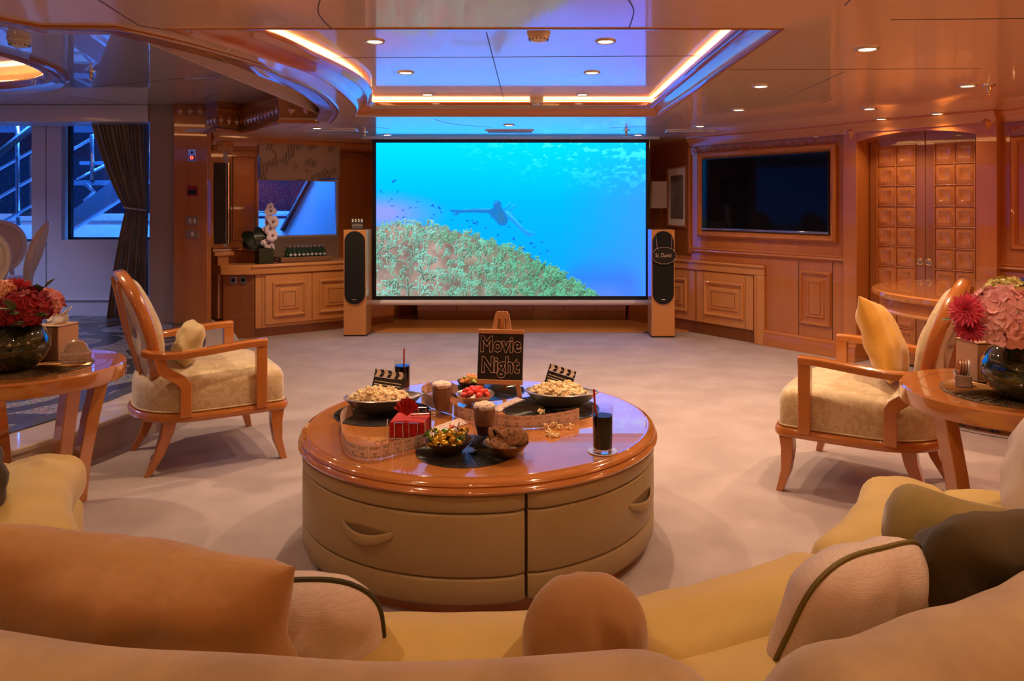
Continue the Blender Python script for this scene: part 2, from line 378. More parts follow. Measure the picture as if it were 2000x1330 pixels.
pts = [Vector((a.x+(b_.x-a.x)*.42, a.y+(b_.y-a.y)*.42, CZ+.066)) for a, b_ in zip(tray_o[1:], tray_l[1:])]
pts = [Vector((xr-.038,yn+.2,CZ+.066))]+pts
m2 = M(); m2.bar([Vector((xr-.05,yn+.15,0)), Vector((xr-.05,yf-.05,0)), Vector((Tl[-1].x+.08,yf-.05,0))]+[Vector((a.x*.55+b_.x*.45, a.y*.55+b_.y*.45, 0)) for a, b_ in zip(reversed(Tl), reversed(Ll))][1:], [(-.012,CZ+.1),(.012,CZ+.1),(.012,CZ+.112),(-.012,CZ+.112)])
cove = m2.ob('cove_light', m_cove); tag(cove, 'warm light strip running round the recessed screen-lit ceiling tray', 'light')

# ---- edge of the dining ceiling: soffit strip and fascia
path = [Pn, P1]+A_arc
so = M().bar(path, [(.008,0),(.008,-.006),(.0,-.012),(-.022,-.012),(-.034,-.004),(-.045,-.006),(-.13,-.006),(-.13,0)]).ob('trim_2', m_woodd, kind='structure', ang=50)
M().bar(path, [(-.115,0),(-.115,DZ-CZ),(-.135,DZ-CZ),(-.135,0)]).ob('edge_fascia', m_woodd, so)
Ep = [Vector((A_arc[-1].x-.10, A_arc[-1].y+.0, CZ))]+E+[Vector((-3.25,7.46,CZ))]
fa = M().bar(Ep, [(0,-.012),(0,DZ-CZ),(.03,DZ-CZ),(.03,-.012)]).ob('trim_3', m_woodd, kind='structure')
M().bar(Ep, [(-.018,-.016),(-.018,.012),(0,.012),(0,-.016)]).ob('lower_bead', m_wood, fa)
M().bar(Ep, [(-.015,.185),(-.015,.20),(0,.20),(0,.185)]).ob('upper_bead', m_wood, fa)
def boss(w, h, d): return M().add([(-w,0,0),(0,0,-h),(w,0,0),(0,0,h),(0,-d,0)], [(0,1,4),(1,2,4),(2,3,4),(3,0,4),(3,2,1,0)])
dm = boss(.035,.045,.022).mesh('diamond_boss', m_wood, flat=True)
def bosses(a, b_, n, parent, me, z):
    d = (b_-a); ang = math.atan2(d.y, d.x)
    if math.cos(ang) < 0: ang += PI
    nn = Vector((-math.sin(ang), math.cos(ang), 0))
    for i in range(n):
        p = a.lerp(b_, (i+.5)/n)-nn*.004; put('diamond_boss', me, parent, (p.x,p.y,z), (0,0,ang))
bosses(E[0]+Vector((.04,0,0)), E[0]+Vector((.42,.02,0)), 3, fa, dm, CZ+.10)
bosses(E[0], E[1], 6, fa, dm, CZ+.10); bosses(E[1], E[2], 5, fa, dm, CZ+.10); bosses(E[3], E[2], 3, fa, dm, CZ+.10); bosses(E[4], E[3], 3, fa, dm, CZ+.10)
# dining ceiling with an oval recess
ov = [(-4.78+1.47*math.cos(a), 4.9+1.68*math.sin(a)) for a in [2*PI*i/64 for i in range(64)]]
dceil = slab_hole([(-1.0,1.25),(-1.0,8.1),(-8.2,8.1),(-8.2,1.25)], [(-4.78+(x+4.78)*.9, 4.9+(y-4.9)*.9) for x, y in ov], DZ, DZ+.03).ob('ceiling_dining', m_ceild, kind='structure')
def ovr(k, z): return [Vector((-4.78+(x+4.78)*k, 4.9+(y-4.9)*k, z)) for x, y in ov]
dring = M().loft([ovr(1.0,DZ), ovr(1.0,DZ-.02), ovr(.985,DZ-.03), ovr(.965,DZ-.012), ovr(.95,DZ-.025), ovr(.92,DZ+.0), ovr(.90,DZ-.01), ovr(.88,DZ+.03), ovr(.88,DZ+.05), ovr(.93,DZ+.05)]).ob('trim_4', m_woodd, kind='structure', ang=50)
M().prism([(p.x,p.y) for p in ovr(1.02,0)], DZ+.13, DZ+.15).ob('oval_recess', m_ceil, dceil)
M().loft([ovr(1.01,DZ+.03), ovr(1.01,DZ+.14)]).ob('recess_side', m_side, dceil)
tag(M().bar(ovr(.925,0), [(-.012,DZ+.055),(.012,DZ+.055),(.012,DZ+.067),(-.012,DZ+.067)], closed=True).ob('cove_light', m_cove), 'warm light strip glowing inside the oval dining ceiling recess', 'light')
J('dining_joint', dceil, DZ, [gp(520,137,DZ), gp(180,170,DZ)], [gp(130,187,DZ), gp(285,208,DZ)])

# ================================================================== LEFT: dining wall, windows, curtain wall, pillar
YD = 7.92
def X(px, Y): return (px-VX)*Y/FPX
def Z(py, Y): return EYE-(py-VY)*Y/FPX
w1, w2, w3 = X(62,YD), X(120,YD), X(288,YD)
zt, zb = Z(238,YD), Z(468,YD)
wd = M()
wd.box(-8.2, -7.6, YD, YD+.14, 0, DZ); wd.box(-7.6, w1, YD, YD+.14, 0, zb-.02); wd.box(-7.6, w1, YD, YD+.14, zt, DZ)
wd.box(w1, w2, YD, YD+.14, 0, DZ); wd.box(w2, -3.2, YD, YD+.14, 0, zb); wd.box(w2, -3.2, YD, YD+.14, zt, DZ); wd.box(w3+.35, -3.2, YD, YD+.14, zb, zt)
wdo = wd.ob('wall_dining', m_white, kind='structure')
M().box(X(90,YD)-.003, X(90,YD)+.003, YD-.002, YD, PF, DZ).ob('panel_joint', m_joint, wdo)
M().bar([Vector((-8,YD,Z(582,YD))), Vector((-3.7,YD,Z(582,YD)))], [(0,0),(0,-.03),(.02,-.03),(.03,-.015),(.02,0)]).ob('chair_rail', m_white, wdo)
def window(name, x0, x1, z0, z1, y):
    wn = thing(name, None, None, (0,0,0)); tag(wn, kind='structure')
    f = M(); q = .022
    f.box(x0,x1,y-.02,y+.03,z0,z0+q); f.box(x0,x1,y-.02,y+.03,z1-q,z1); f.box(x0,x0+q*1.4,y-.02,y+.03,z0,z1); f.box(x1-q,x1,y-.02,y+.03,z0,z1)
    f.ob('window_frame', m_black, wn)
    M().box(x0+q,x1-q,y,y+.008,z0+q,z1-q).ob('window_pane', m_pane, wn)
    dr = M(); r2 = random.Random(int(abs(x0*100)))
    for k in range(650):
        px, pz = r2.uniform(x0+.03,x1-.03), r2.uniform(z0+.03,z1-.03); r = abs(r2.gauss(.0022,.0012))+.0012
        dr.add([(px-r,y+.01,pz),(px,y+.01-r,pz),(px+r,y+.01,pz),(px,y+.01,pz+r*1.2),(px,y+.01,pz-r*1.2)], [(0,1,3),(1,2,3),(0,4,1),(1,4,2)])
    d = dr.ob('rain_drops', m_drop, wn, kind='stuff'); return wn
m_drop = pbr('rain_drop', (.8,.85,.9), .1, spec=.8)
window('window_1', -7.6, w1, zb-.02, zt, YD+.08)
window('window_2', w2+.03, w3+.3, zb, zt, YD+.08)
# pelmet above the windows with chrome rail
YP = 7.42
m_pel = pbr('pelmet_paint', (.58,.54,.57), .35, coat=.4)
pe = M().box(-8.1, X(288,YP), YP, YP+.42, Z(238,YP), DZ).ob('trim_5', m_pel, kind='structure', bev=.01)
M().tube([(-8,YP+.3,Z(240,YD)+.02),(X(287,7.7),YP+.3,Z(240,YD)+.02)], .012, 10).ob('curtain_rail', m_chrome, pe)
# greige return wall and lacquered pillar
YQ = 7.4
M().box(X(286.5,YQ)+.01, X(339,YQ), YQ+.03, YQ+.5, PF, DZ).ob('wall_dining_return', m_beige, kind='structure', bev=.006)
pil = M().box(X(339,YQ), X(405,YQ), YQ, YQ+.09, PF, DZ).ob('pillar', m_wood, kind='structure', bev=.006)
M().box(X(337,YQ), X(406,YQ), YQ-.012, YQ, Z(225,YQ), DZ-.001).ob('pillar_frieze', m_woodd, pil, bev=.004)
put('diamond_boss', dm, pil, (X(352,YQ),YQ-.012,DZ-.06)); put('diamond_boss', dm, pil, (X(372,YQ),YQ-.012,DZ-.06)); put('diamond_boss', dm, pil, (X(392,YQ),YQ-.012,DZ-.06))
# side and back closing walls (seen only from other positions)
wl = M()
wl.box(-8.2,-8.06,1.25,7.92,0,.9); wl.box(-8.2,-8.06,1.25,7.92,2.15,DZ)
for y in (1.25,3.4,5.6,7.7): wl.box(-8.2,-8.06,y,y+.22,.9,2.15)
wl.ob('wall_left', m_white, kind='structure')
M().box(-8.2, 5.6, -2.5, -2.4, 0, DZ).ob('wall_rear', m_beige, kind='structure')
M().box(-8.2, -8.06, -2.4, 1.25, 0, DZ).ob('wall_left_rear', m_beige, kind='structure')
M().box(5.5, 5.6, -2.4, 3.2, 0, CZ+.02).ob('wall_right_rear', m_woodd, kind='structure')
M().box(-2.0, 2.4, 9.3, 9.4, 0, CZ+.05).ob('wall_front', m_woodd, kind='structure')

# ================================================================== RIGHT WALL
P_, Q_ = gp(1320,643,0), gp(1641,700,0)
R = Fr(P_, math.atan2(Q_.y-P_.y, Q_.x-P_.x))
SX0 = R.x(1350)
xa, xb = R.x(1653), R.x(1673,-.05)               # end of plain wall, right edge of pilaster
wr = M(); wr.box(SX0, xa+.02, 0, .12, 0, CZ); wr.box(-.75, SX0, 0, .12, 0, R.z(1345,500))
wro = R.put(wr.ob('wall_right', m_wood, kind='structure'))
def rp(m, name, mat, **k): return m.ob(name, mat, wro, **k)
crown = [(0,0),(-.0,-.09),(-.012,-.09),(-.018,-.06),(-.045,-.03),(-.055,-.012),(-.07,-.008),(-.07,0)]
def molding(x0, x1, z, prof, y=0):
    """moulding along local x on the room side; profile (towards -y, z)"""
    m = M(); n = len(prof)
    vs = [(x, y+p[0], z+p[1]) for x in (x0,x1) for p in prof]
    return m.add(vs, [(i,(i+1)%n,n+(i+1)%n,n+i) for i in range(n)]+[tuple(range(n)), tuple(n+i for i in reversed(range(n)))])
rp(molding(SX0-.02, xa, CZ, crown), 'crown_molding', m_woodx)
zf = CZ-.10
rp(M().box(SX0, xa, -.012, 0, zf-.085, zf), 'frieze_band', m_woodd, bev=.003)
def leaf_scroll():
    m = M()
    for s_ in (-1,1):
        m.tube([(s_*.05*math.cos(a)*(.35+.65*a/4), -.004, s_*.025*math.sin(a)*(.35+.65*a/4)) for a in [i*.5 for i in range(10)]], .005, 5)
    m.ball((0,-.003,0), .012, 6, 4, sc=(1,.7,1)); return m
sm_ = leaf_scroll().mesh('scroll', m_wood)
n = int((xa-SX0-.1)/.115)
for i in range(n): put('carved_scroll', sm_, wro, (SX0+.08+i*.115, -.012, zf-.042))
rail = [(0,.03),(-.02,.03),(-.032,.018),(-.024,.006),(-.03,-.008),(-.014,-.024),(0,-.03)]
rp(molding(SX0, xa, R.z(1500,497), rail), 'chair_rail', m_woodx)
base = [(0,0),(-.03,0),(-.03,.10),(-.022,.118),(-.024,.13),(-.012,.142),(0,.145)]
rp(molding(R.x(1494), xa, 0, base), 'baseboard', m_woodx)
def frame_molding(x0, x1, z0, z1, w, d, y=0):
    """mitred picture-frame moulding, outer rectangle x0..x1, z0..z1"""
    pr = [(0,0),(0,.45),(.12,.8),(.3,1),(.45,.82),(.6,.9),(.8,.55),(.9,.3),(1,.25),(1,0)]; m = M(); rings = []
    for u, v in pr:
        i = u*w; yy = y-v*d; rings.append([(x0+i,yy,z0+i),(x1-i,yy,z0+i),(x1-i,yy,z1-i),(x0+i,yy,z1-i)])
    return m.loft(rings)
def raised(x0, x1, z0, z1, parent, mat, y=0, fr=None, w=.035, d=.022):
    """raised-and-fielded panel: bolection moulding, sunk bead and centre field"""
    frame_molding(x0,x1,z0,z1,w,d,y).ob('panel_molding', mat, parent)
    i = w+.03; M().frustum(x0+i,x1-i,z0+i,z1-i,y,y-.012,.012).ob('raised_field', mat, parent)
    k = i+.035; frame_molding(x0+k,x1-k,z0+k,z1-k,.008,.016,y-.0).ob('inner_bead', m_woodd, parent)
raised(R.x(1562), R.x(1624), R.z(1593,636), R.z(1593,530), wro, m_wood)
for px in (1355, 1560, 1626):
    x = R.x(px); rp(M().box(x-.003, x+.003, -.002, 0, .15, R.z(px,500)-.05), 'panel_groove', m_joint)
# television in a moulded frame
tx0, tx1 = R.x(1365), R.x(1637); tz0, tz1 = R.z(1500,466)-.012, R.z(1500,288)
rp(frame_molding(tx0, tx1, tz0, tz1, .075, .05), 'screen_frame_molding', m_wood)
tv = thing('wall_television', 'large black switched-off television set in the moulded wood wall', 'television', R.w((tx0+tx1)/2,-.005,tz0+.07), R.ang)
hw, hh = (tx1-tx0)/2-.072, (tz1-tz0)-.145
M().box(-hw,hw,-.03,.0,0,hh).ob('television_body', m_black, tv, bev=.004)
M().box(-hw+.012,hw-.012,-.032,-.029,.03,hh-.012).ob('display', m_gloss, tv)
M().box(-hw,hw,-.036,-.03,.006,.024).ob('lower_bezel', m_chrome, tv, bev=.002)
# side wall running back behind the projection screen
a, b_ = R.w(SX0), Vector((1.40,9.3,0)); S = Fr(a, math.atan2(a.y-b_.y, a.x-b_.x)); S = Fr(b_, math.atan2(a.y-b_.y, a.x-b_.x)); SL = (a-b_).length
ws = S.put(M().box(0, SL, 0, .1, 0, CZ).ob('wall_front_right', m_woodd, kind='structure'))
M().box(SL-.035,SL+.01,-.03,.0,R.z(1345,500)+.03,CZ-.1).ob('corner_stile', m_wood, ws, bev=.004)
pc = thing('framed_picture', 'dark framed picture on the unlit wall right of the projection screen', 'picture', S.w(S.x(1324),0,Z(445,8.4)), S.ang)
pw = .28; ph = .68
frame_molding(-pw,pw,0,ph,.035,.03).ob('picture_frame', m_woodd, pc)
m_art = pbr('dim_painting', (.10,.085,.08), .4, var=(.22,.19,.17), vscale=5, coat=.5)
M().box(-pw+.03,pw-.03,-.012,0,.03,ph-.03).ob('picture_canvas', m_paper, pc); M().box(-pw+.1,pw-.1,-.014,-.011,.1,ph-.1).ob('painting', m_art, pc)
sp = thing('wall_speaker', 'small white box speaker on the dark wall beside the projection screen', 'speaker', (1.412, 8.74, Z(407,8.66)))
M().box(-.088,.088,-.08,.06,0,.31).ob('speaker_box', m_cream, sp, bev=.006); M().box(-.075,.075,-.083,-.079,.012,.298).ob('speaker_mesh', m_paper, sp)
M().tube([(.0,.02,.0),(.0,.02,-.12)], .01, 8).ob('mounting_bracket', m_chrome, sp)
# built-in cabinet on the right
cb = thing('built_in_cabinet', 'low panelled wooden cabinet set into the right wall under the television', 'cabinet', R.w(0), R.ang)
cx1 = R.x(1493,-.02); cx1i = R.x(1474,-.02); ztop = R.z(1480,519,-.02); zhd = R.z(1480,538,-.02)
M().box(-.72,cx1,-.03,.0,zhd,ztop).ob('top_rail', m_woodlx, cb, bev=.008); M().box(-.72,cx1+.004,-.045,-.002,ztop-.018,ztop+.004).ob('top_lip', m_woodlx, cb, bev=.006)
M().box(cx1i,cx1,-.03,.0,0,zhd).ob('side_stile', m_woodl, cb, bev=.006)
M().box(cx1i+.02,cx1i+.03,-.036,-.03,0,zhd).ob('stile_bead', m_woodl, cb)
M().box(-.72,cx1i,.0,.02,0,.12).ob('kick_plate', m_woodd, cb)
for k, (p0, p1) in enumerate(((1362,1473),(1268,1359))):
    x0, x1 = R.x(p0)+.003, R.x(p1)-.003
    d = M().box(x0,x1,-.016,.0,.125,zhd-.006).ob('cabinet_door', m_woodl, cb, bev=.003)
    q = .15*(x1-x0); raised(x0+q,x1-q,.21,zhd-.10,d,m_woodl,-.016)
    for xx in (x0+.09,x1-.09): M().box(xx-.0015,xx+.0015,-.0175,-.016,.125,zhd-.006).ob('door_groove', m_joint, d)
# pilaster, arched door recess, right pilaster and next wall bay
ya = -.05
def depth_at(px, x):
    lo, hi = -.05, 1.2
    for _ in range(50):
        mid = (lo+hi)/2
        if R.x(px, mid) > x: lo = mid
        else: hi = mid
    return lo
yd = depth_at(1697, xb)
xr1 = R.x(1906, ya); xr2 = R.x(1947, ya)
pm = M(); pm.box(xa, xb, ya, yd+.05, 0, CZ); pm.box(xr1, xr2, ya, yd+.05, 0, CZ)
po = R.put(pm.ob('trim_6', m_wood, kind='structure', bev=.004))
zs1 = R.z(1673,277,ya); zapex = R.z(1795,255,ya)-.0
hd = []
for i in range(25):
    u = i/24; hd.append((xb+(xr1-xb)*u, zs1+(zapex-zs1)*(1-(2*u-1)**2)))
poly = [(xb,CZ)]+hd+[(xr1,CZ)]
hm = M(); nn = len(poly); tr = tessellate_polygon([[Vector((p[0],p[1],0)) for p in poly]])
hm.add([(p[0],ya,p[1]) for p in poly]+[(p[0],yd+.03,p[1]) for p in poly], [tuple(t_) for t_ in tr]+[tuple(i+nn for i in t_) for t_ in tr]+[(i,(i+1)%nn,nn+(i+1)%nn,nn+i) for i in range(nn)])
ho = R.put(hm.ob('trim_7', m_wood, kind='structure'))
molding(xa, xr2, CZ, crown, ya).ob('crown_molding', m_woodx, ho)
bm_ = boss(.06,.065,.03).mesh('large_boss', m_wood, flat=True)
put('diamond_boss', bm_, ho, (R.x(1661,ya), ya-.002, R.z(1661,257,ya))); put('diamond_boss', bm_, ho, (R.x(1928,ya), ya-.002, R.z(1928,238,ya)))
for z in (R.z(1661,275,ya),): M().box(xa,xb,ya-.006,ya,z-.004,z+.004).ob('impost_bead', m_woodx, ho); 
M().box(xr1,xr2,ya-.006,ya,R.z(1928,260,ya)-.004,R.z(1928,260,ya)+.004).ob('impost_bead', m_woodx, ho)
molding(xa, xb, 0, base, ya).ob('baseboard', m_woodx, po); molding(xr1, xr2, 0, base, ya).ob('baseboard', m_woodx, po)
R.put(M().box(xb-.02, xr1+.02, yd+.04, yd+.1, 0, CZ).ob('wall_door_recess', m_woodd, kind='structure'))
dr = R.put(thing('door_1', None, None)); tag(dr, kind='structure')
xm = R.x(1807, yd); zdt = zapex+.03
cell = M().frustum(-.5,.5,-.5,.5,0,-.020,.16)
pm_ = M(); pm_.loft([[(-.5,0,-.5),(.5,0,-.5),(.5,0,.5),(-.5,0,.5)],[(-.47,-.006,-.47),(.47,-.006,-.47),(.47,-.006,.47),(-.47,-.006,.47)],[(-.30,-.022,-.30),(.30,-.022,-.30),(.30,-.022,.30),(-.30,-.022,.30)],[(-.28,-.017,-.28),(.28,-.017,-.28),(.28,-.017,.28),(-.28,-.017,.28)]], cap=True)
cellm = pm_.mesh('bevelled_panel', m_wood, ang=20)
# cover disc pulls
for side in (0,1):
    x0, x1 = (R.x(1699,yd), xm-.002) if side == 0 else (xm+.002, R.x(1906,yd)-.0)
    lf = M().box(x0,x1,yd,yd+.035,.02,zdt).ob('door_leaf', m_woodd, dr, bev=.003)
    c0, c1 = (R.x(1714,yd), R.x(1788,yd)) if side == 0 else (R.x(1826,yd), R.x(1905,yd))
    cw = (c1-c0)/2; pit = R.z(1800,360,yd)-R.z(1800,400.5,yd); ztop_ = R.z(1800,281,yd)
    for c in range(2):
        for r_ in range(11):
            zc = ztop_-pit*(r_+.5)
            if zc-pit/2 < .06: continue
            put('bevelled_panel', cellm, lf, (c0+cw*(c+.5), yd-.002, zc), (0,0,0), (cw-.014,.55,pit-.014))
    rows = int((ztop_-.06)/pit)
    for r_ in range(rows+1): M().box(c0-.006,c1+.006,yd-.012,yd,ztop_-pit*r_-.005,ztop_-pit*r_+.005).ob('glazing_bar', m_wood, lf, bev=.003)
    for c in range(3): M().box(c0+cw*c-.005,c0+cw*c+.005,yd-.0121,yd,ztop_-pit*rows,ztop_).ob('glazing_bar', m_wood, lf, bev=.003)
    hx = R.x(1796.5 if side == 0 else 1814,yd); hz = R.z(1800,511,yd)
    mt = Matrix.Translation((hx,yd,hz)) @ Matrix.Rotation(PI/2,4,'X')
    M().lathe([(.030,-.002),(.030,.006),(.024,.008),(.021,.002),(.004,.001),(.004,.006),(.0,.006)], 20, mat=mt).ob('pull_handle', m_brass, lf)
wn2 = R.put(M().box(xr2, R.x(1990,.05)+3.4, .03, .15, 0, CZ).ob('wall_right_forward', m_wood, kind='structure'))
molding(xr2, xr2+3.4, CZ, crown, .03).ob('crown_molding', m_woodx, wn2)
M().box(xr2,xr2+3.4,.018,.03,zf-.085,zf).ob('frieze_band', m_woodd, wn2)
for i in range(14): put('carved_scroll', sm_, wn2, (xr2+.08+i*.115, .018, zf-.042))
molding(xr2, xr2+3.4, R.z(1975,523,.03), rail, .03).ob('chair_rail', m_woodx, wn2); molding(xr2, xr2+3.4, 0, base, .03).ob('baseboard', m_woodx, wn2)
frame_molding(R.x(1974,.03), R.x(1974,.03)+.9, R.z(1980,489,.03), R.z(1980,266,.03), .05, .03, .03).ob('panel_molding', m_wood, wn2)
frame_molding(R.x(1974,.03), R.x(1974,.03)+.9, .25, R.z(1980,560,.03), .04, .03, .03).ob('panel_molding', m_wood, wn2)

# ================================================================== LEFT: bar, window wall, low cabinets behind the screen
PA, PB = gp(499,661,0), gp(671,643,0)
Lf = Fr(PA, math.atan2(PB.y-PA.y, PB.x-PA.x)); BW = .45
Wf = Fr(Lf.w(0,BW), Lf.ang)
wx0, wx1 = Wf.x(503), Wf.x(662); wz0, wz1 = Wf.z(580,463), Wf.z(580,282)
lw = M(); lw.box(-.62,wx0,0,.1,0,CZ); lw.box(wx1,wx1+.95,0,.1,0,CZ); lw.box(wx0,wx1,0,.1,0,wz0); lw.box(wx0,wx1,0,.1,wz1,CZ)
lwo = Wf.put(lw.ob('wall_bar', m_wood, kind='structure'))
def lp(m, name, mat, **k): return m.ob(name, mat, lwo, **k)
lp(molding(-.3, wx1+.55, CZ, crown), 'crown_molding', m_woodx)
zfl = CZ-.10
lp(M().box(Wf.x(445), wx1+.5, -.012, 0, zfl-.08, zfl), 'frieze_band', m_woodd, bev=.003)
for i in range(13): put('carved_scroll', sm_, lwo, (Wf.x(462)+i*.115, -.012, zfl-.04))
lp(M().box(wx0,wx1,-.004,.0,.70,wz0), 'sill_panel', m_beige)
lp(molding(-.3, wx0, Wf.z(480,292), rail), 'upper_rail', m_woodx); lp(molding(-.3, wx0, Wf.z(480,486), rail), 'chair_rail', m_woodx)
frame_molding(Wf.x(453), Wf.x(500), Wf.z(476,470), Wf.z(476,306), .018, .012).ob('panel_molding', m_wood, lwo)
put('diamond_boss', boss(.075,.085,.012).mesh('big_boss', m_wood, flat=True), lwo, (Wf.x(443,-.03),-.03,Wf.z(443,279)))
lp(M().box(Wf.x(424,-.03), Wf.x(456,-.03), -.03, 0, Wf.z(440,296), Wf.z(440,258)), 'corner_block', m_woodd, bev=.004)
# tall louvred speaker grille
gx0, gx1 = Wf.x(418), Wf.x(450); gz0, gz1 = Wf.z(434,476), Wf.z(434,318)
lg = thing('louvred_grille', 'tall narrow dark louvred grille beside the bar window', 'grille', Wf.w((gx0+gx1)/2,-.002,gz0), Wf.ang)
gw = (gx1-gx0)/2; m_dk = pbr('dark_brown_grille', (.03,.016,.01), .5)
M().box(-gw,gw,-.012,0,0,gz1-gz0).ob('grille_back', m_black, lg)
sl = M().box(-gw+.006,gw-.006,-.02,-.010,-.004,.004).mesh('louvre', m_dk)
for i in range(46): put('louvre_slat', sl, lg, (0,0,.012+i*(gz1-gz0-.024)/45), (0,0,0))
M().box(gw-.03,gw-.018,-.024,-.012,0,gz1-gz0).ob('grille_strip', m_chrome, lg)
pd = Wf.put(M().box(Wf.x(425,-.2),Wf.x(447,-.2),-.2,-.0,PF,Wf.z(436,500,-.2)).ob('pedestal', m_wood, kind='structure', bev=.004))
M().box(Wf.x(418,-.22),Wf.x(458,-.22),-.225,0,Wf.z(436,500,-.2),Wf.z(436,491,-.2)).ob('pedestal_cap', m_woodx, pd, bev=.008)
# bar window
w3o = Wf.put(thing('window_3', None, None)); tag(w3o, kind='structure')
fm = M(); q = .02
fm.box(wx0,wx1,.03,.07,wz0,wz0+q); fm.box(wx0,wx0+q,.03,.07,wz0,wz1); fm.box(wx1-q,wx1,.03,.07,wz0,wz1)
fm.ob('window_frame', m_white, w3o)
M().box(wx0+q,wx1-q,.045,.053,wz0+q,wz1).ob('window_pane', m_pane, w3o)
drp = M(); r2 = random.Random(5)
for k in range(420):
    px = r2.uniform(wx0+.03, wx0+.55*(wx1-wx0)); pz = r2.uniform(wz0+.25, wz1-.35); r = abs(r2.gauss(.002,.0012))+.001
    drp.add([(px-r,.055,pz),(px,.055-r,pz),(px+r,.055,pz),(px,.055,pz+r*1.2),(px,.055,pz-r*1.2)], [(0,1,3),(1,2,3),(0,4,1),(1,4,2)])
drp.ob('rain_drops', m_drop, w3o, kind='stuff')
# roman shade with a faint leaf print
ms, t, b = nt('leaf_print_fabric'); tc = t.nodes.new('ShaderNodeTexCoord')
nz = tn('ShaderNodeTexNoise'); nz.inputs['Scale'].default_value = 6; t.links.new(tc.outputs['Object'], nz.inputs[0])
wv = tn('ShaderNodeTexWave'); wv.inputs['Scale'].default_value = 11; wv.inputs['Distortion'].default_value = 7; t.links.new(tc.outputs['Object'], wv.inputs[0])
mk = ma('MULTIPLY', ma('GREATER_THAN', nz.outputs[0], .54), wv.outputs['Fac'])
gg = tn('ShaderNodeMix', data_type='RGBA'); gg.inputs[6].default_value = (.46,.35,.26,1); gg.inputs[7].default_value = (.17,.125,.10,1); t.links.new(mk, gg.inputs[0]); t.links.new(gg.outputs[2], b.inputs['Base Color']); b.inputs['Roughness'].default_value = .9
sz0 = Wf.z(580,350); sh = thing('roman_shade', 'beige leaf-patterned roman shade half drawn over the bar window', 'shade', Wf.w((wx0+wx1)/2,-.015,sz0), Wf.ang)
hwid = (wx1-wx0)/2-.005; H = wz1+.01-sz0
def shade(u, v):
    z = H*v; fold = .014*abs(math.sin(z/H*PI*2.0))+.004*math.sin(u*9)*(1-v); dipz = -.02*math.sin(u*PI*1.5)*(1-v)
    return ((u*2-1)*hwid, -.012-fold, z+dipz)
M().grid(shade, 24, 26).ob('shade_fabric', ms, sh); M().box(-hwid,hwid,-.03,.005,H-.0,H+.02).ob('head_rail', m_woodd, sh)
M().box(-hwid,hwid,-.02,-.002,-.02,.002).ob('hem_bar', ms, sh, bev=.004)
# bar with stone-ledge top
zc1 = Lf.z(500,517); zc0 = Lf.z(500,536)
bar = thing('bar_counter', 'low panelled wooden bar counter under the leaf-patterned shade', 'cabinet', Lf.w(0), Lf.ang)
M().box(-.02,1.55,.03,BW-.01,.1,zc0).ob('carcass', m_woodl, bar)
M().box(.0,1.55,.05,.08,0,.1).ob('kick_plate', m_woodd, bar)
M().prism([(-.035,-.03),(1.56,-.03),(1.56,BW-.005),(-.3,BW-.005),(-.3,.14)], zc0, zc1).ob('worktop', m_woodlx, bar, bev=.008)
M().prism([(-.045,-.042),(1.56,-.042),(1.56,.1),(-.045,.1)], zc1-.03, zc1-.012).ob('top_bead', m_woodlx, bar, bev=.006)
M().prism([(0,.0),(1.5,.0),(1.5,.02),(0,.02)], .1, zc0).ob('face_frame', m_woodl, bar)
ep = M().prism([(-.015,.0),(0,.02),(-.24,.21),(-.262,.19)], 0, zc0).ob('end_panel', m_woodd, bar, bev=.002)
def endp(u): return Vector((-.015-.247*u, .19*u, 0))
ea = math.atan2(.19,-.247)+PI
for k, u in enumerate((.34,.66)):
    p = endp(u); s_ = M().box(-.034,.034,-.008,0,-.034,.034).ob('power_socket', m_chrome if k else pbr('socket_grey', (.18,.18,.19), .4), bar, bev=.003)
    s_.location = (p.x-.002, p.y-.004, zc0-.055); s_.rotation_euler = (0,0,ea)
    c_ = M().lathe([(.022,0),(.022,.004),(.018,.001),(0,.001)], 16, mat=Matrix.Translation((0,-.008,0))@Matrix.Rotation(PI/2,4,'X')).ob('socket_ring', m_black, s_)
for (p0, p1) in ((531,595),(622,690)):
    x0, x1 = Lf.x(p0), Lf.x(p1); d = M().box(x0-.07,x1+.07,-.014,.0,.13,zc0-.01).ob('bar_door', m_woodl, bar, bev=.003)
    raised(x0,x1,.20,Lf.z(560,550)-.0,d,m_woodl,-.014)
for px in (512,): M().box(Lf.x(px)-.0015,Lf.x(px)+.0015,-.002,.0,.1,zc0).ob('panel_groove', m_joint, bar)
# low cabinets across the back
bk = thing('low_cabinet', 'row of low wooden cabinets running beneath the projection screen', 'cabinet', (0,8.8,0))
bx0, bx1 = -1.36, 1.05
M().box(bx0,bx1,.02,.45,.12,.66).ob('carcass', m_wood, bk); M().box(bx0,bx1,.05,.09,0,.12).ob('kick_plate', m_woodd, bk); M().box(bx0-.02,bx1+.02,-.02,.46,.66,.72).ob('worktop', m_woodlx, bk, bev=.006)
k = 0; px_ = [bx0,-.90,-.62,-.02,.34,.72,bx1]
for a_, b__ in zip(px_, px_[1:]):
    d = M().box(a_+.003,b__-.003,0,.02,.125,.655).ob('cabinet_door', m_wood, bk, bev=.003)
    if b__-a_ > .4: raised(a_+.09,b__-.09,.2,.58,d,m_wood,0)
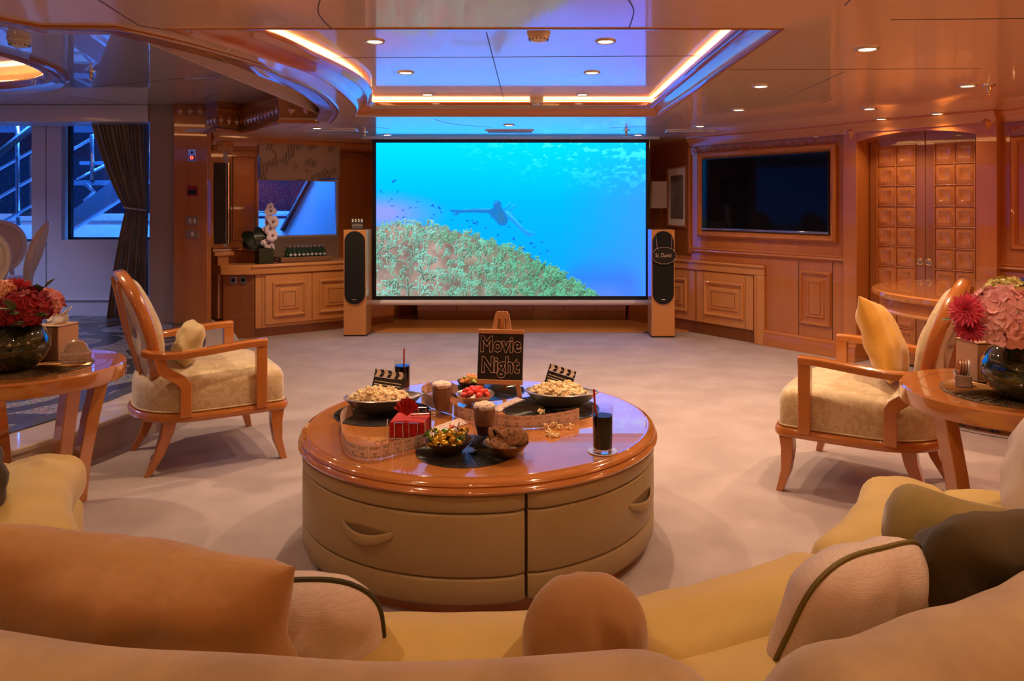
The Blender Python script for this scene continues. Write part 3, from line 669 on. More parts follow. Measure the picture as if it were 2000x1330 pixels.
# ================================================================== EXTERIOR (side deck outside the left windows)
m_hull = pbr('white_gelcoat', (.60,.62,.66), .3, coat=.5)
m_dark = pbr('dark_backdrop', (.006,.012,.03), .15)
bwk = thing('deck_bulwark', 'white ship bulwark with a pale cap rail outside the dining windows', 'bulwark', (0,11.2,0))
M().box(-12.5,-4.4,0,.1,-.3,Z(432,11.2)).ob('bulwark_panel', m_hull, bwk); M().box(-12.5,-4.4,-.08,.16,Z(432,11.2),Z(417,11.2)).ob('cap_rail', pbr('pale_cap_rail', (.5,.42,.36), .3), bwk, bev=.02)
dk = M().box(-13,-1,8.15,14,-.4,-.3).ob('deck_outside', m_hull, kind='structure')
M().box(-13,-4.2,8.3,12.2,2.62,2.75).ob('deck_overhead', m_hull, kind='structure')
bgp = M().box(-14,-1.0,12.6,12.7,-.3,Z(318,12.6)+.5).ob('outside_backdrop', m_dark, kind='structure')  # dark backdrop put before the sky, widened to keep the bar window dark
# outside stair with chrome hand rails
st = thing('outside_stairs', 'dark sloping stair flight with chrome hand rails seen through the dining window', 'stairs', (0,9.6,0))
def SP(px, py, Y): p = dp(px,py,Y); return Vector((p.x, p.y-9.6, p.z))
def strg(a, b_, w, Y): 
    p, q_ = SP(*a,Y), SP(*b_,Y); return [p, q_]
m_str = pbr('dark_stringer', (.05,.06,.08), .35)
m = M(); p, q_ = SP(118,448,9.6), SP(300,312,9.6); dz = Vector((0,0,.13)); m.add([p-dz,q_-dz,q_+dz,p+dz]+[v+Vector((0,.06,0)) for v in (p-dz,q_-dz,q_+dz,p+dz)], [(0,1,2,3),(7,6,5,4),(0,4,5,1),(1,5,6,2),(2,6,7,3),(3,7,4,0)])
m.ob('stair_stringer', m_str, st)
def rail_(a, b_, Y, r): M().tube([SP(*a,Y), SP(*b_,Y)], r, 8).ob('hand_rail', m_chrome, st)
rail_((120,462),(300,348),9.3,.03); rail_((120,432),(300,318),9.9,.022)
rail_((-60,418),(75,342),9.9,.022); rail_((-60,363),(75,288),9.9,.02); rail_((135,296),(180,270),9.9,.02); rail_((150,350),(215,318),9.9,.018); rail_((-30,455),(75,395),9.4,.025)
M().tube([SP(-40,330,9.5),SP(80,235,9.5)], .045, 8).ob('dark_rail', m_black, st)
for a_, b__, r in (((34,225),(36,440),.03),((180,262),(181,352),.03),((222,372),(222,395),.02)): M().tube([SP(*a_,9.9),SP(*b__,9.9)], r, 10).ob('rail_post', m_chrome, st)
M().box(SP(133,0,9.9).x,SP(245,0,9.9).x,.3,.34,SP(0,362,9.9).z,SP(0,352,9.9).z).ob('stair_tread', m_str, st); M().box(SP(155,0,9.9).x,SP(245,0,9.9).x,.3,.34,SP(0,322,9.9).z,SP(0,315,9.9).z).ob('stair_tread', m_str, st)
M().tube([SP(168,360,9.7),SP(183,374,9.7),SP(166,392,9.7)], .03, 8).ob('tread_bracket', m_chrome, st)
M().box(SP(24,0,9.4).x,SP(80,0,9.4).x,-.2,-.14,SP(0,422,9.4).z,SP(0,414,9.4).z).ob('dark_step', m_black, st)
# superstructure wing beyond the bar window
wg = thing('superstructure_wing', 'white slanted ship superstructure panel outside the bar window', 'ship panel', (0,10.2,0))
def WP(px, py, Y=10.2): p = dp(px,py,Y); return (p.x, p.z)
m = M(); a_, b__ = WP(549+50,447), WP(662,310); m.tube([(WP(552,450)[0],-.02,WP(552,450)[1]),(WP(606,350)[0],-.02,WP(606,350)[1])], .035, 6); m.ob('black_edge_seal', m_black, wg)
poly = [WP(550,452),WP(604,352),WP(745,352),(WP(745,352)[0],-.3),(WP(550,452)[0],-.3)]
m = M(); m.add([(a,.0,b_) for a, b_ in poly]+[(a,.06,b_) for a, b_ in poly], [(0,1,2,3,4),(9,8,7,6,5)]+[(i,(i+1)%5,5+(i+1)%5,5+i) for i in range(5)]); m.ob('wing_lower_panel', m_hull, wg)
bw2 = thing('forward_bulwark', 'low blue-lit bulwark seen through the bar window behind the orchid', 'bulwark', (0,11.4,0))
M().box(-4.3,-2.6,0,.1,-.3,Z(426,11.4)).ob('bulwark_panel', m_hull, bw2); M().tube([(-4.3,-.05,Z(417,11.4)),(-2.9,-.05,Z(417,11.4))], .04, 8).ob('cap_rail', m_hull, bw2)

# ================================================================== CEILING FIXTURES
ring_m = M().lathe([(.052,0),(.052,-.004),(.046,-.008),(.038,-.006),(.036,.0)], 24).mesh('trim_ring', pbr('downlight_trim', (.55,.45,.36), .3, metal=.6))
lens_m = M().lathe([(.037,-.002),(.030,-.0045),(.0,-.005)], 20).mesh('lens', m_lamp)
spot_d = bpy.data.lights.new('downlight_lamp', 'SPOT'); spot_d.energy = SPOT_W; spot_d.color = WARM; spot_d.spot_size = math.radians(128); spot_d.spot_blend = .8; spot_d.shadow_soft_size = .025
def downlight(x, y, z, label, power=None, group='recessed ceiling downlights'):
    t_ = thing('ceiling_downlight', label, 'light', (x,y,z), group=group)
    put('trim_ring', ring_m, t_); put('lens', lens_m, t_)
    d = spot_d
    if power is not None: d = spot_d.copy(); d.energy = power
    l = bpy.data.objects.new('downlight_lamp', d); COL.objects.link(l); l.parent = t_; l.location = (0,0,-.02)
for (px,py,lab,pw_) in [
  (1694,95,'large-looking downlight highest on the right ceiling, right of the tray',34),
  (1486,168,'downlight on the right ceiling below the tray corner',34),
  (1443,214,'downlight on the right ceiling near the television wall, left of a pair',32),
  (1367,246,'downlight nearest the projection screen corner on the right',26),
  (1890,167,'downlight beside the small sprinkler on the right ceiling',62),
  (1698,212,'downlight just in front of the arched doorway, left of the wall-washers',14),
  (619,250,'downlight above the bar, left of the projection screen',42),
  (756,263,'small downlight over the left end of the projection screen',3),
  (1246,263,'small downlight over the right end of the projection screen',3),
  (994,244,'downlight by the slotted vent above the middle of the screen',16)]:
    p = gp(px,py,CZ); downlight(p.x, p.y, CZ, 'recessed '+lab, pw_)
for (px,py,lab) in [(1721,229,'left'),(1831,220,'right')]:
    p = R.w(R.x(px,-.16), -.16); downlight(p.x, p.y, CZ, 'small %s wall-washing downlight grazing the wooden arch above the door'%lab, 7)
for i, y in enumerate((3.69+.12, 4.6+.12, 5.55+.12)):
    for s_, x in (('left',-.80),('right',.352)):
        downlight(x, y, TZ, 'downlight in the recessed tray, %s column, %s row'%(s_, ('nearest','middle','farthest')[i]), (44,38,20)[i])
# unseen downlights added for light above the seating and behind the screen
for x, y, pw_ in ((-2.3,2.9,9),(2.5,2.7,9),(-1.15,1.75,17),(.85,1.75,24),(-1.9,.7,6),(-.3,.5,5),(1.4,.8,6),(-.85,8.55,9),(.45,8.55,9),(2.4,-.6,10),(-2.2,-.8,10)):
    downlight(x, y, CZ, 'unseen recessed downlight added for light', pw_, 'unseen added downlights')
downlight(-3.05, 4.05, DZ, 'recessed downlight of the dining ceiling over the left armchair', 62, 'downlights above the dining floor')
def smoke_detector(p, label, s_=1):
    t_ = thing('smoke_detector', label, 'smoke detector', p)
    M().lathe([(.055*s_,0),(.055*s_,-.02*s_),(.052*s_,-.024*s_)], 24).ob('detector_base', m_cream, t_); M().lathe([(.05*s_,-.024*s_),(.048*s_,-.04*s_),(.03*s_,-.052*s_),(0,-.054*s_)], 24).ob('detector_cap', m_cream, t_)
    v = M()
    for k in range(14): a = 2*PI*k/14; v.box(.034*s_,.047*s_,-.002,.002,-.046*s_,-.040*s_, mat=Matrix.Rotation(a,4,'Z'))
    v.ob('vent_slots', m_black, t_, kind='stuff')
smoke_detector(gp(1048,192,TZ), 'white smoke detector at the far edge of the blue-lit tray ceiling'); smoke_detector(gp(1052,60,TZ), 'white smoke detector at the near edge of the recessed tray, half hidden'); smoke_detector(gp(38,72,DZ), 'white smoke detector on the dining ceiling beside the oval recess', 1.15)
def sprinkler(p, label):
    t_ = thing('fire_sprinkler', label, 'sprinkler', p)
    M().lathe([(.035,0),(.033,-.006),(.012,-.01)], 20).ob('escutcheon', m_chrome, t_); M().lathe([(.012,-.01),(.010,-.035),(.006,-.04),(.006,-.055),(.016,-.057),(.016,-.06),(0,-.06)], 14).ob('nozzle', m_brass, t_)
sprinkler(gp(712,258,CZ), 'small fire sprinkler left above the projection screen'); sprinkler(gp(1223,254,CZ), 'small dark fire sprinkler right above the projection screen'); sprinkler(gp(1932,166,CZ), 'small fire sprinkler on the right ceiling next to a downlight'); sprinkler(gp(178,140,DZ), 'small fire sprinkler on the glossy dining ceiling')
m_grey = pbr('grey_vent', (.25,.24,.25), .4)
vent = thing('slot_air_vent', 'grey slotted air vent in the ceiling above the projection screen', 'vent', gp(996,256,CZ))
M().box(-.23,.23,-.10,.10,-.01,0).ob('vent_frame', m_white, vent, bev=.003)
for k in range(5): M().box(-.21,.21,-.08+k*.035,-.06+k*.035,-.013,-.009).ob('vent_slat', m_grey, vent)
for (px,lab) in (((600,698,254),'white linear air diffuser above the bar counter'),((1300,1395,256),'white linear air diffuser on the ceiling right of the projection screen')):
    a_, b__ = gp(px[0],px[2],CZ), gp(px[1],px[2],CZ); v = thing('linear_air_diffuser', lab, 'vent', ((a_.x+b__.x)/2, a_.y, CZ)); h_ = (b__.x-a_.x)/2
    M().box(-h_,h_,-.07,.07,-.012,0).ob('diffuser_frame', m_white, v, bev=.006); M().box(-h_+.03,h_-.03,-.02,.02,-.0135,-.011).ob('diffuser_slot', m_grey, v)

# ================================================================== PROJECTION SCREEN
YS = 8.1
sx0, sx1, szt, szb = X(727,YS), X(1268,YS), CZ-.012, Z(587,YS)
scr = thing('projection_screen', 'big glowing projection screen showing a swimmer above a coral reef', 'screen', ((sx0+sx1)/2, YS, szb))
cxs = (sx0+sx1)/2; hw = (sx1-sx0)/2
M().box(-hw,hw,0,.01,-.0,szt-szb).ob('black_border', m_black, scr)
M().tube([(-hw-.02,.0,-.02),(hw+.02,.0,-.02)], .028, 12).ob('bottom_batten', pbr('white_batten', (.7,.62,.62), .4), scr)
M().box(-hw-.1,hw+.1,-.06,.16,szt-szb,szt-szb+.012).ob('screen_casing', m_white, scr, bev=.004)
# the projected picture, painted once into per-vertex colours of a flat sheet
IW, IH = 534, 302
rng = np.random.default_rng(3)
u = np.linspace(0,1,IW)[None,:]; v = np.linspace(0,1,IH)[:,None]
PX = 735+u*526+0*v; PY = 279+v*299+0*u                       # picture coordinates used to lay the image out
def lerp(a, b, t_): return a+(b-a)*np.clip(t_,0,1)[...,None]
def C(*c): return np.array(c, float)/255
def smooth_noise(nx, ny, seed):
    g_ = np.random.default_rng(seed).random((ny+2, nx+2)); fy = v*ny+0*u; fx = u*nx+0*v
    iy = np.minimum(fy.astype(int), ny); ix = np.minimum(fx.astype(int), nx); ty, tx = fy-iy, fx-ix
    ty = ty*ty*(3-2*ty); tx = tx*tx*(3-2*tx)
    return (g_[iy,ix]*(1-tx)+g_[iy,ix+1]*tx)*(1-ty)+(g_[iy+1,ix]*(1-tx)+g_[iy+1,ix+1]*tx)*ty
img = lerp(C(0,236,255), C(0,196,255), v*2.6+0*u); img = lerp(img, np.broadcast_to(C(10,178,255),img.shape), (v-.35)*2.5+0*u)
img = lerp(img, np.broadcast_to(C(70,160,255),img.shape), np.clip((u-.68)*2.6,0,.75)*np.clip(v*2+.3,0,1))
img = lerp(img, np.broadcast_to(C(80,140,255),img.shape), np.clip((u-.6)*2,0,1)*np.clip((v-.6)*2.2,0,1)*.9)
img = lerp(img, np.broadcast_to(C(150,165,240),img.shape), np.clip(1-np.hypot((u-.0)/.28,(v-.46)/.16),0,1)*1.3)
rip = smooth_noise(46,46,1)*.55+smooth_noise(90,110,2)*.45+.25*smooth_noise(9,14,8)
msk = np.clip((rip-.70)*7,0,1)*np.clip((u-.22)*2.2,0,1)*np.clip(1-(v-.02)/np.clip(.10+.28*u,.01,1),0,1)
img = lerp(img, np.broadcast_to(C(70,255,255),img.shape), msk*1.0)
# rock at lower right
rk = np.clip(1.25-np.hypot((PX-1172)/70,(PY-560)/62),0,.42)*1.1*np.clip((PY-500)/45,0,1); img = lerp(img, np.broadcast_to(C(70,105,205),img.shape), rk)
img = lerp(img, np.broadcast_to(C(140,160,220),img.shape), np.clip((PY-545)/50,0,1)*np.clip((PX-1050)/60,0,1)*np.clip((1250-PX)/60,0,1)*.7)
def capsule(x0, y0, x1, y1, r0, r1, col, hl=None, side=-1, soft=.7, a=1.0):
    R_ = max(r0,r1)+2; i0 = int(max(0,(min(x0,x1)-R_-735)/526*IW)); i1 = int(min(IW,(max(x0,x1)+R_-735)/526*IW+2)); j0 = int(max(0,(min(y0,y1)-R_-279)/299*IH)); j1 = int(min(IH,(max(y0,y1)+R_-279)/299*IH+2))
    if i1 <= i0 or j1 <= j0: return
    x = PX[j0:j1,i0:i1]; y = PY[j0:j1,i0:i1]; dx, dy = x1-x0, y1-y0; L2 = dx*dx+dy*dy+1e-9
    t_ = np.clip(((x-x0)*dx+(y-y0)*dy)/L2,0,1); qx = x-(x0+t_*dx); qy = y-(y0+t_*dy); d = np.hypot(qx,qy); r = r0+(r1-r0)*t_
    al = np.clip((r-d)/soft+.5,0,1)[...,None]*a; c_ = np.broadcast_to(col, x.shape+(3,))
    if hl is not None:
        k = np.clip((-qy*.75+qx*.35*side)/np.maximum(r,.5)*1.4-.05,0,1)[...,None]; c_ = c_*(1-k)+hl*k
    img[j0:j1,i0:i1] = img[j0:j1,i0:i1]*(1-al)+c_*al
# reef
ex = np.array([735,780,840,885,930,985,1030,1062,1100,1130,1158,1175]); ey = np.array([438,434,437,447,458,478,494,513,535,553,574,600])
edge_y = np.interp(PX, ex, ey); inr = np.clip((PY-edge_y-2)/5,0,1)
reef = lerp(np.broadcast_to(C(188,160,148),img.shape), np.broadcast_to(C(120,150,120),img.shape), np.clip((PX-850)/200,0,1)*.8)
reef = reef*(.66+.30*smooth_noise(26,16,5)+.18*smooth_noise(60,38,6))[...,None]
img = img*(1-inr[...,None])+reef*inr[...,None]
rr = random.Random(11)
def branch(x, y, a, l, w, fill, rim, fork=True):
    """one tube of coral: bright outline, darker body, pale tip"""
    x1, y1 = x+l*math.cos(a), y+l*math.sin(a)
    capsule(x,y,x1,y1,w+.55,w*.85+.55,rim,soft=.8,a=.92); capsule(x+.45,y+.5,x1+.35,y1+.6,w*.8,w*.62,fill,soft=.8)
    capsule(x1,y1,x1+.3,y1,w*.55,w*.5,np.minimum(rim*1.12,1),soft=.9,a=.8)
    if fork and l > 9:
        for s_ in (-1,1):
            if rr.random() < .75: b_ = rr.uniform(.35,.7); branch(x+l*b_*math.cos(a), y+l*b_*math.sin(a), a+s_*rr.uniform(.5,1.1), l*rr.uniform(.35,.6), w*.85, fill, rim, False)
cand = []
for k in range(720):
    x = rr.uniform(730,1172); y0 = np.interp(x,ex,ey); d_ = rr.random()**1.25; y = y0+4+d_*(592-y0)
    if x < 890 and d_ > .3 and rr.random() < .2: continue
    cand.append((y,x,y0))
for y, x, y0 in sorted(cand):
    near = min(1,max(0,(y-y0)/130))*np.clip((930-x)/120,.25,1); g_ = np.clip((x-850)/200,0,1)
    a = -PI/2+rr.gauss(0,.42+.55*near)+.12; l = rr.uniform(8,13)+26*near*rr.random(); w = rr.uniform(1.0,1.5)+.9*near
    fill = (C(172,148,130)*(1-g_)+C(112,128,98)*g_)*rr.uniform(.6,1.0); rim = (C(150,250,226)*(1-g_)+C(120,235,185)*g_)*rr.uniform(.75,1.0); branch(x,y,a,l,w,fill,rim)
for k in range(120):
    a = rr.uniform(0,2*PI); q_ = rr.random()**.5; x, y = 866+27*q_*math.cos(a), 466+11*q_*math.sin(a)-2; capsule(x,y,x+1,y,1.6,1.6,C(120,165,135)*rr.uniform(.7,1.05),C(150,225,185),soft=1)
for k in range(34):                                      # fish
    x, y = rr.uniform(745,1100), rr.uniform(365,500)
    y0 = np.interp(x,ex,ey); y = y0-8-abs(rr.gauss(0,26)); a = rr.uniform(-.9,.9); l = rr.uniform(2,4.2)
    capsule(x,y,x+l*math.cos(a),y+l*math.sin(a),rr.uniform(1,1.9),.6,C(25,110,215)*rr.uniform(.85,1.05),soft=1.1,a=.9)
for x, y, a, l, w in ((768,355,-.6,7,2.2),(776,376,-1.2,4,1.2),(743,372,.9,5,1.2),(845,401,.8,5,2),(857,405,.9,6,2.2),(925,435,.4,8,2.2),(1003,466,.7,4,2.4),(1022,485,.8,5,1.6)):
    capsule(x,y,x+l*math.cos(a),y+l*math.sin(a),w,.8,C(25,105,215),soft=1.1,a=.9)
# swimmer
dk_, hl = C(32,132,216), C(60,232,255); gl = C(30,165,242)
for q_ in ((985,412,997,398,2.0,1.3),(996,412,1007,400,2.2,1.4),(988,410,1001,420,4,3)): capsule(*q_,gl,soft=1.6,a=.85)
for q_ in ((960,412,925,411,5,4),(925,411,896,413,4,2.6),(896,413,880,411,3.2,1.4),(894,415,887,420,1.9,1.2)): capsule(*q_,dk_,soft=1.6)
for q_ in ((984,414,1001,428,5.5,4.8),(1001,428,1019,447,4.8,3.2),(1019,447,1034,459,3.2,3.8),(1030,457,1045,457,3.6,1.2)): capsule(*q_,C(38,160,228),soft=1.6)
for q_ in ((960,414,979,430,6,9),(972,412,981,430,10,11),(979,431,985,434,8.5,6)): capsule(*q_,dk_,soft=2.6)
capsule(975,410,980,428,5,6,C(52,128,186),soft=6,a=.8)
for q_ in ((958,408,905,409,.9,.7),(988,413,1004,427,1.7,1.3),(1004,427,1020,444,1.3,.8),(1024,449,1042,454,.8,.5),(988,403,997,394,.7,.5),(1000,404,1007,398,.8,.5),(990,411,1001,419,.9,.7)): capsule(*q_,hl,soft=1.6,a=.75)
capsule(971,399,973,410,7.6,7.2,C(36,130,214),soft=2); capsule(966,397,972,393,1.2,.9,C(60,200,245),soft=1.8,a=.7)
lin = np.where(img <= .04045, img/12.92, ((np.clip(img,0,1)+.055)/1.055)**2.4)
over = np.clip((img[...,2]-.86)/.14,0,1); lin[...,2] *= 1+1.3*over
me = bpy.data.meshes.new('moving_picture'); x0_, x1_ = X(735,YS)-cxs, X(1261,YS)-cxs; z0_, z1_ = Z(578,YS)-szb, Z(279,YS)-szb
co = np.zeros((IH,IW,3)); co[...,0] = x0_+(x1_-x0_)*u; co[...,1] = -.004; co[...,2] = z1_+(z0_-z1_)*v
idx = np.arange(IW*IH).reshape(IH,IW); q_ = np.stack([idx[1:,:-1],idx[1:,1:],idx[:-1,1:],idx[:-1,:-1]],-1).reshape(-1,4)
me.vertices.add(IW*IH); me.vertices.foreach_set('co', co.reshape(-1)); me.loops.add(q_.size); me.loops.foreach_set('vertex_index', q_.reshape(-1).astype(np.int32))
me.polygons.add(len(q_)); me.polygons.foreach_set('loop_start', np.arange(0,q_.size,4,dtype=np.int32)); me.polygons.foreach_set('loop_total', np.full(len(q_),4,np.int32)); me.update(calc_edges=True); me.validate()
ca = me.color_attributes.new('picture','FLOAT_COLOR','POINT'); ca.data.foreach_set('color', np.concatenate([lin,np.ones((IH,IW,1))],-1).reshape(-1).astype(np.float32))
m_pic = bpy.data.materials.new('projected_picture'); m_pic.use_nodes = True; t = m_pic.node_tree; t.nodes.clear()
o_ = t.nodes.new('ShaderNodeOutputMaterial'); e_ = t.nodes.new('ShaderNodeEmission'); at = t.nodes.new('ShaderNodeAttribute'); at.attribute_name = 'picture'; e_.inputs[1].default_value = .64
t.links.new(at.outputs['Color'], e_.inputs[0]); t.links.new(e_.outputs[0], o_.inputs[0]); me.materials.append(m_pic)
o_ = bpy.data.objects.new('moving_picture', me); COL.objects.link(o_); o_.parent = scr

# ================================================================== LOUDSPEAKERS
def tower(x0, x1, yf, label):
    w = (x1-x0)/2; t_ = thing('tower_speaker', label, 'speaker', ((x0+x1)/2, yf, 0)); H = Z(449,yf)
    M().box(-w,w,0,.255,.012,H).ob('cabinet', m_woodl, t_, bev=.004)
    gw, zt_, zb_ = w-.012, H-.012, Z(594,yf); rr_ = gw; pts = [(gw*math.cos(a), zt_-rr_+rr_*math.sin(a)) for a in [PI*i/20 for i in range(21)]]+[(gw*math.cos(a), zb_+rr_+rr_*math.sin(a)) for a in [PI+PI*i/20 for i in range(21)]]
    n_ = len(pts); m = M(); m.add([(a,-.016,b_) for a, b_ in pts]+[(a,0,b_) for a, b_ in pts], [tuple(range(n_)), tuple(reversed(range(n_,2*n_)))]+[(i,(i+1)%n_,n_+(i+1)%n_,n_+i) for i in range(n_)])
    m.ob('speaker_grille', pbr('black_grille_cloth', (.006,.006,.007), .8), t_, bev=.004); M().box(-.02,.02,-.018,-.016,zb_+.045,zb_+.052).ob('maker_badge', m_chrome, t_)
    M().box(-w,w,.0,.255,0,.012).ob('plinth', m_black, t_)
    for s_ in (-1,1): M().tube([(s_*(w-.01),.23,.012),(s_*(w+.03),.245,.014),(s_*(w+.03),.245,0)], .008, 6).ob('outrigger_foot', m_black, t_)
    return t_, H
ts1, H1 = tower(X(671,7.8), X(715,7.8), 7.8, 'wood tower loudspeaker left of the screen, a tiny clapperboard on top')
ts2, H2 = tower(X(1272.5,7.73), X(1318,7.73), 7.73, 'wood tower loudspeaker right of the screen with a black name tag hung on it')
def clapper(label, w, h, loc, rot):
    t_ = thing('clapperboard', label, 'clapperboard', loc); t_.rotation_euler = rot
    M().box(-w/2,w/2,-.003,.003,0,h*.68).ob('slate', m_black, t_); z0 = h*.70; z1 = h
    for zz0, zz1, sgn in ((z0,z0+(z1-z0)*.48,1),(z0+(z1-z0)*.52,z1,-1)):
        b_ = M().box(-w/2,w/2,-.004,.004,zz0,zz1).ob('clap_stick', m_black, t_)
        for k in range(4):
            x = -w/2+w*(.06+.25*k); s_ = (zz1-zz0)*.5*sgn; m = M(); m.add([(x-s_*.5,-.0048,zz0),(x+w*.13-s_*.5,-.0048,zz0),(x+w*.13+s_*.5,-.0048,zz1),(x+s_*.5,-.0048,zz1)], [(0,1,2,3)]); m.ob('stripe', m_paper, b_)
    for k in range(4): M().box(-w*.44,w*.44,-.0042,-.003,h*(.14+.12*k),h*(.14+.12*k)+.0025*max(1,w/.12)).ob('slate_line', m_paper, t_)
    return t_
clapper('tiny black and white clapperboard standing on the left tower loudspeaker', .125, .11, (X(698,7.88), 7.88, H1+.001), (0,0,0))
tg = thing('hanging_name_tag', 'black scalloped name tag reading St. David hung on the right loudspeaker', 'sign', (X(1297,7.7), 7.700, Z(499,7.7)))
sc_ = []
for i in range(96):
    a = 2*PI*i/96; r = 1+.07*abs(math.sin(a*6)); sc_.append((.118*r*math.cos(a)*(1 if abs(math.cos(a))<.8 else .98), .082*r*math.sin(a)))
n_ = 96; m = M(); m.add([(a,-.002,b_) for a, b_ in sc_]+[(a,.002,b_) for a, b_ in sc_], [tuple(range(n_)), tuple(reversed(range(n_,2*n_)))]+[(i,(i+1)%n_,n_+(i+1)%n_,n_+i) for i in range(n_)]); m.ob('tag_board', m_black, tg)
M().tube([(a,-.003,b_) for a, b_ in sc_], .0016, 4, closed=True).ob('chalk_outline', m_chalk, tg)
text_mesh('St. David', .058, mat=None, sx=.78).join(M(), None).ob('chalk_lettering', m_chalk, tg, loc=(-.008,-.0035,0))
for s_ in (-1,1): M().tube([(s_*.07,-.002,.07),(s_*.085,.0,.235)], .0014, 4).ob('string', m_chalk, tg)
# ================================================================== FURNITURE
def damask():
    m, t_, b_ = nt('damask_fabric'); global t; t = t_
    tc = tn('ShaderNodeTexCoord'); n1 = tn('ShaderNodeTexNoise'); n1.inputs['Scale'].default_value = 19; n1.inputs['Detail'].default_value = 1; n1.inputs['Distortion'].default_value = 1.6; t.links.new(tc.outputs['Object'], n1.inputs[0])
    r = tn('ShaderNodeValToRGB'); r.color_ramp.elements[0].position = .47; r.color_ramp.elements[1].position = .52; r.color_ramp.elements[0].color = (.50,.37,.20,1); r.color_ramp.elements[1].color = (.58,.46,.28,1)
    t.links.new(n1.outputs[0], r.inputs[0]); t.links.new(r.outputs[0], b_.inputs['Base Color']); setp(b_, **{'Roughness': .55, 'Sheen Weight': .3})
    bp = tn('ShaderNodeBump'); bp.inputs['Strength'].default_value = .15; bp.inputs['Distance'].default_value = .004; t.links.new(n1.outputs[0], bp.inputs['Height']); t.links.new(bp.outputs[0], b_.inputs['Normal']); return m
m_damask = damask()
m_padwhite = pbr('cream_back_fabric', (.62,.54,.46), .8)
m_chair = wood('armchair_wood', (.42,.132,.025), (.47,.165,.036), 2, .25, 1.0)
def armchair(name, label, loc, rz):
    t_ = thing(name, label, 'armchair', loc, rz)
    # plan outline of the seat (front is +x)
    half = catmull([Vector((.335,0,0)),Vector((.325,.2,0)),Vector((.300,.335,0)),Vector((.22,.352,0)),Vector((0,.345,0)),Vector((-.18,.32,0)),Vector((-.30,.24,0)),Vector((-.365,.12,0)),Vector((-.38,0,0))], 4)
    out = half+[Vector((p.x,-p.y,0)) for p in reversed(half[1:-1])]
    def ring(k, z, dz=0): return [Vector((p.x*k-.0*(1-k), p.y*k, z+dz)) for p in out]
    M().loft([ring(.97,.262), ring(1.035,.262), ring(1.055,.272), ring(1.055,.292), ring(1.035,.304), ring(.97,.304)]).ob('seat_rail', m_chair, t_)
    s_ = M(); rs = [ring(.985,.300), ring(1.0,.315), ring(1.0,.40), ring(.995,.435), ring(.97,.462), ring(.90,.480), ring(.7,.497), ring(.4,.507), ring(.02,.51)]
    s_.loft(rs, cap=True); so_ = s_.ob('seat_cushion', m_damask, t_, ang=60)
    M().tube(ring(1.003,.312), .0045, 6, closed=True).ob('welt', m_damask, so_)
    for sy in (-1,1):
        def leg(pts, w): 
            m = M(); rg = []
            for (x,y,z,a) in pts: rg.append([Vector((x+dx*a*w, sy*(y+dy*a*w), z)) for dx, dy in ((-1,-1),(1,-1),(1,1),(-1,1))])
            return m.loft(rg, cap=True)
        leg([(.27,.325,.275,1.25),(.262,.33,.2,1.1),(.268,.338,.1,.85),(.295,.352,.0,.62)], .026).ob('leg', m_chair, t_, bev=.003)
        leg([(-.24,.235,.275,1.25),(-.255,.24,.2,1.1),(-.29,.245,.1,.85),(-.345,.25,.0,.62)], .026).ob('leg', m_chair, t_, bev=.003)
        ar = M(); rect = [(-.026,-.018),(.026,-.018),(.026,.012),(.016,.02),(-.016,.02),(-.026,.012)]
        pa = catmull([Vector((.205,sy*.362,.632)),Vector((.1,sy*.366,.630)),Vector((-.08,sy*.366,.615)),Vector((-.22,sy*.345,.604)),Vector((-.315,sy*.295,.606)),Vector((-.36,sy*.255,.620))], 5)
        ar.bar(pa, rect); ar.ob('arm', m_chair, t_, bev=.004)
        M().box(.150,.205,sy*.362-.022,sy*.362+.022,.290,.632).ob('arm_post', m_chair, t_, bev=.004)
        bp_ = M(); bp_.bar([Vector((-.185,sy*.335,.29)),Vector((-.185,sy*.335,.445)),Vector((-.20,sy*.335,.47)),Vector((-.285,sy*.312,.53)),Vector((-.30,sy*.305,.60))], [(-.02,-.028),(.02,-.028),(.02,.028),(-.02,.028)], up=(1,0,.2)); bp_.ob('arm_support', m_chair, t_, bev=.004)
    # oval back leaning backwards
    B0 = Vector((-.295,0,.405)); U = Vector((-.145,0,.60)); 
    def bpnt(a, k, off=0):
        c, q_ = math.cos(a), math.sin(a); w = .285*k*(abs(c)**.85)*(1 if c > 0 else -1)*(1+.06*q_); h = .5+.5*k*q_
        return B0+U*h+Vector((.972,0,.235))*off+Vector((0,w,0))-Vector((.04*(abs(c)**2)*-1*.8,0,0))
    N_ = 40; an = [2*PI*i/N_ for i in range(N_)]
    fr_ = M(); fr_.loft([[bpnt(a,k,o) for a in an]+[] for k, o in ((1.0,-.028),(1.03,-.02),(1.03,.02),(1.0,.028),(.88,.028),(.855,.018),(.855,-.018),(.88,-.028),(1.0,-.028))]); fr_.ob('back_frame', m_chair, t_, ang=50)
    M().loft([[bpnt(a,k,o) for a in an] for k, o in ((.87,.02),(.85,.045),(.78,.062),(.5,.075),(.02,.08))], cap=True).ob('back_pad', m_damask, t_, ang=70)
    M().loft([[bpnt(a,k,o) for a in an] for k, o in ((.86,-.012),(.8,-.026),(.5,-.032),(.02,-.034))], cap=True).ob('rear_pad', m_padwhite, t_, ang=70)
    for yy in (-.08,.08):
        M().bar([B0+U*.06+Vector((-.035,yy*.5,-.0)), B0+U*.5+Vector((-.043,yy,0)), B0+U*.94+Vector((-.03,yy*1.5,0))], [(-.008,-.008),(.008,-.008),(.008,.008),(-.008,.008)], up=(1,0,0)).ob('back_slat', m_chair, t_)
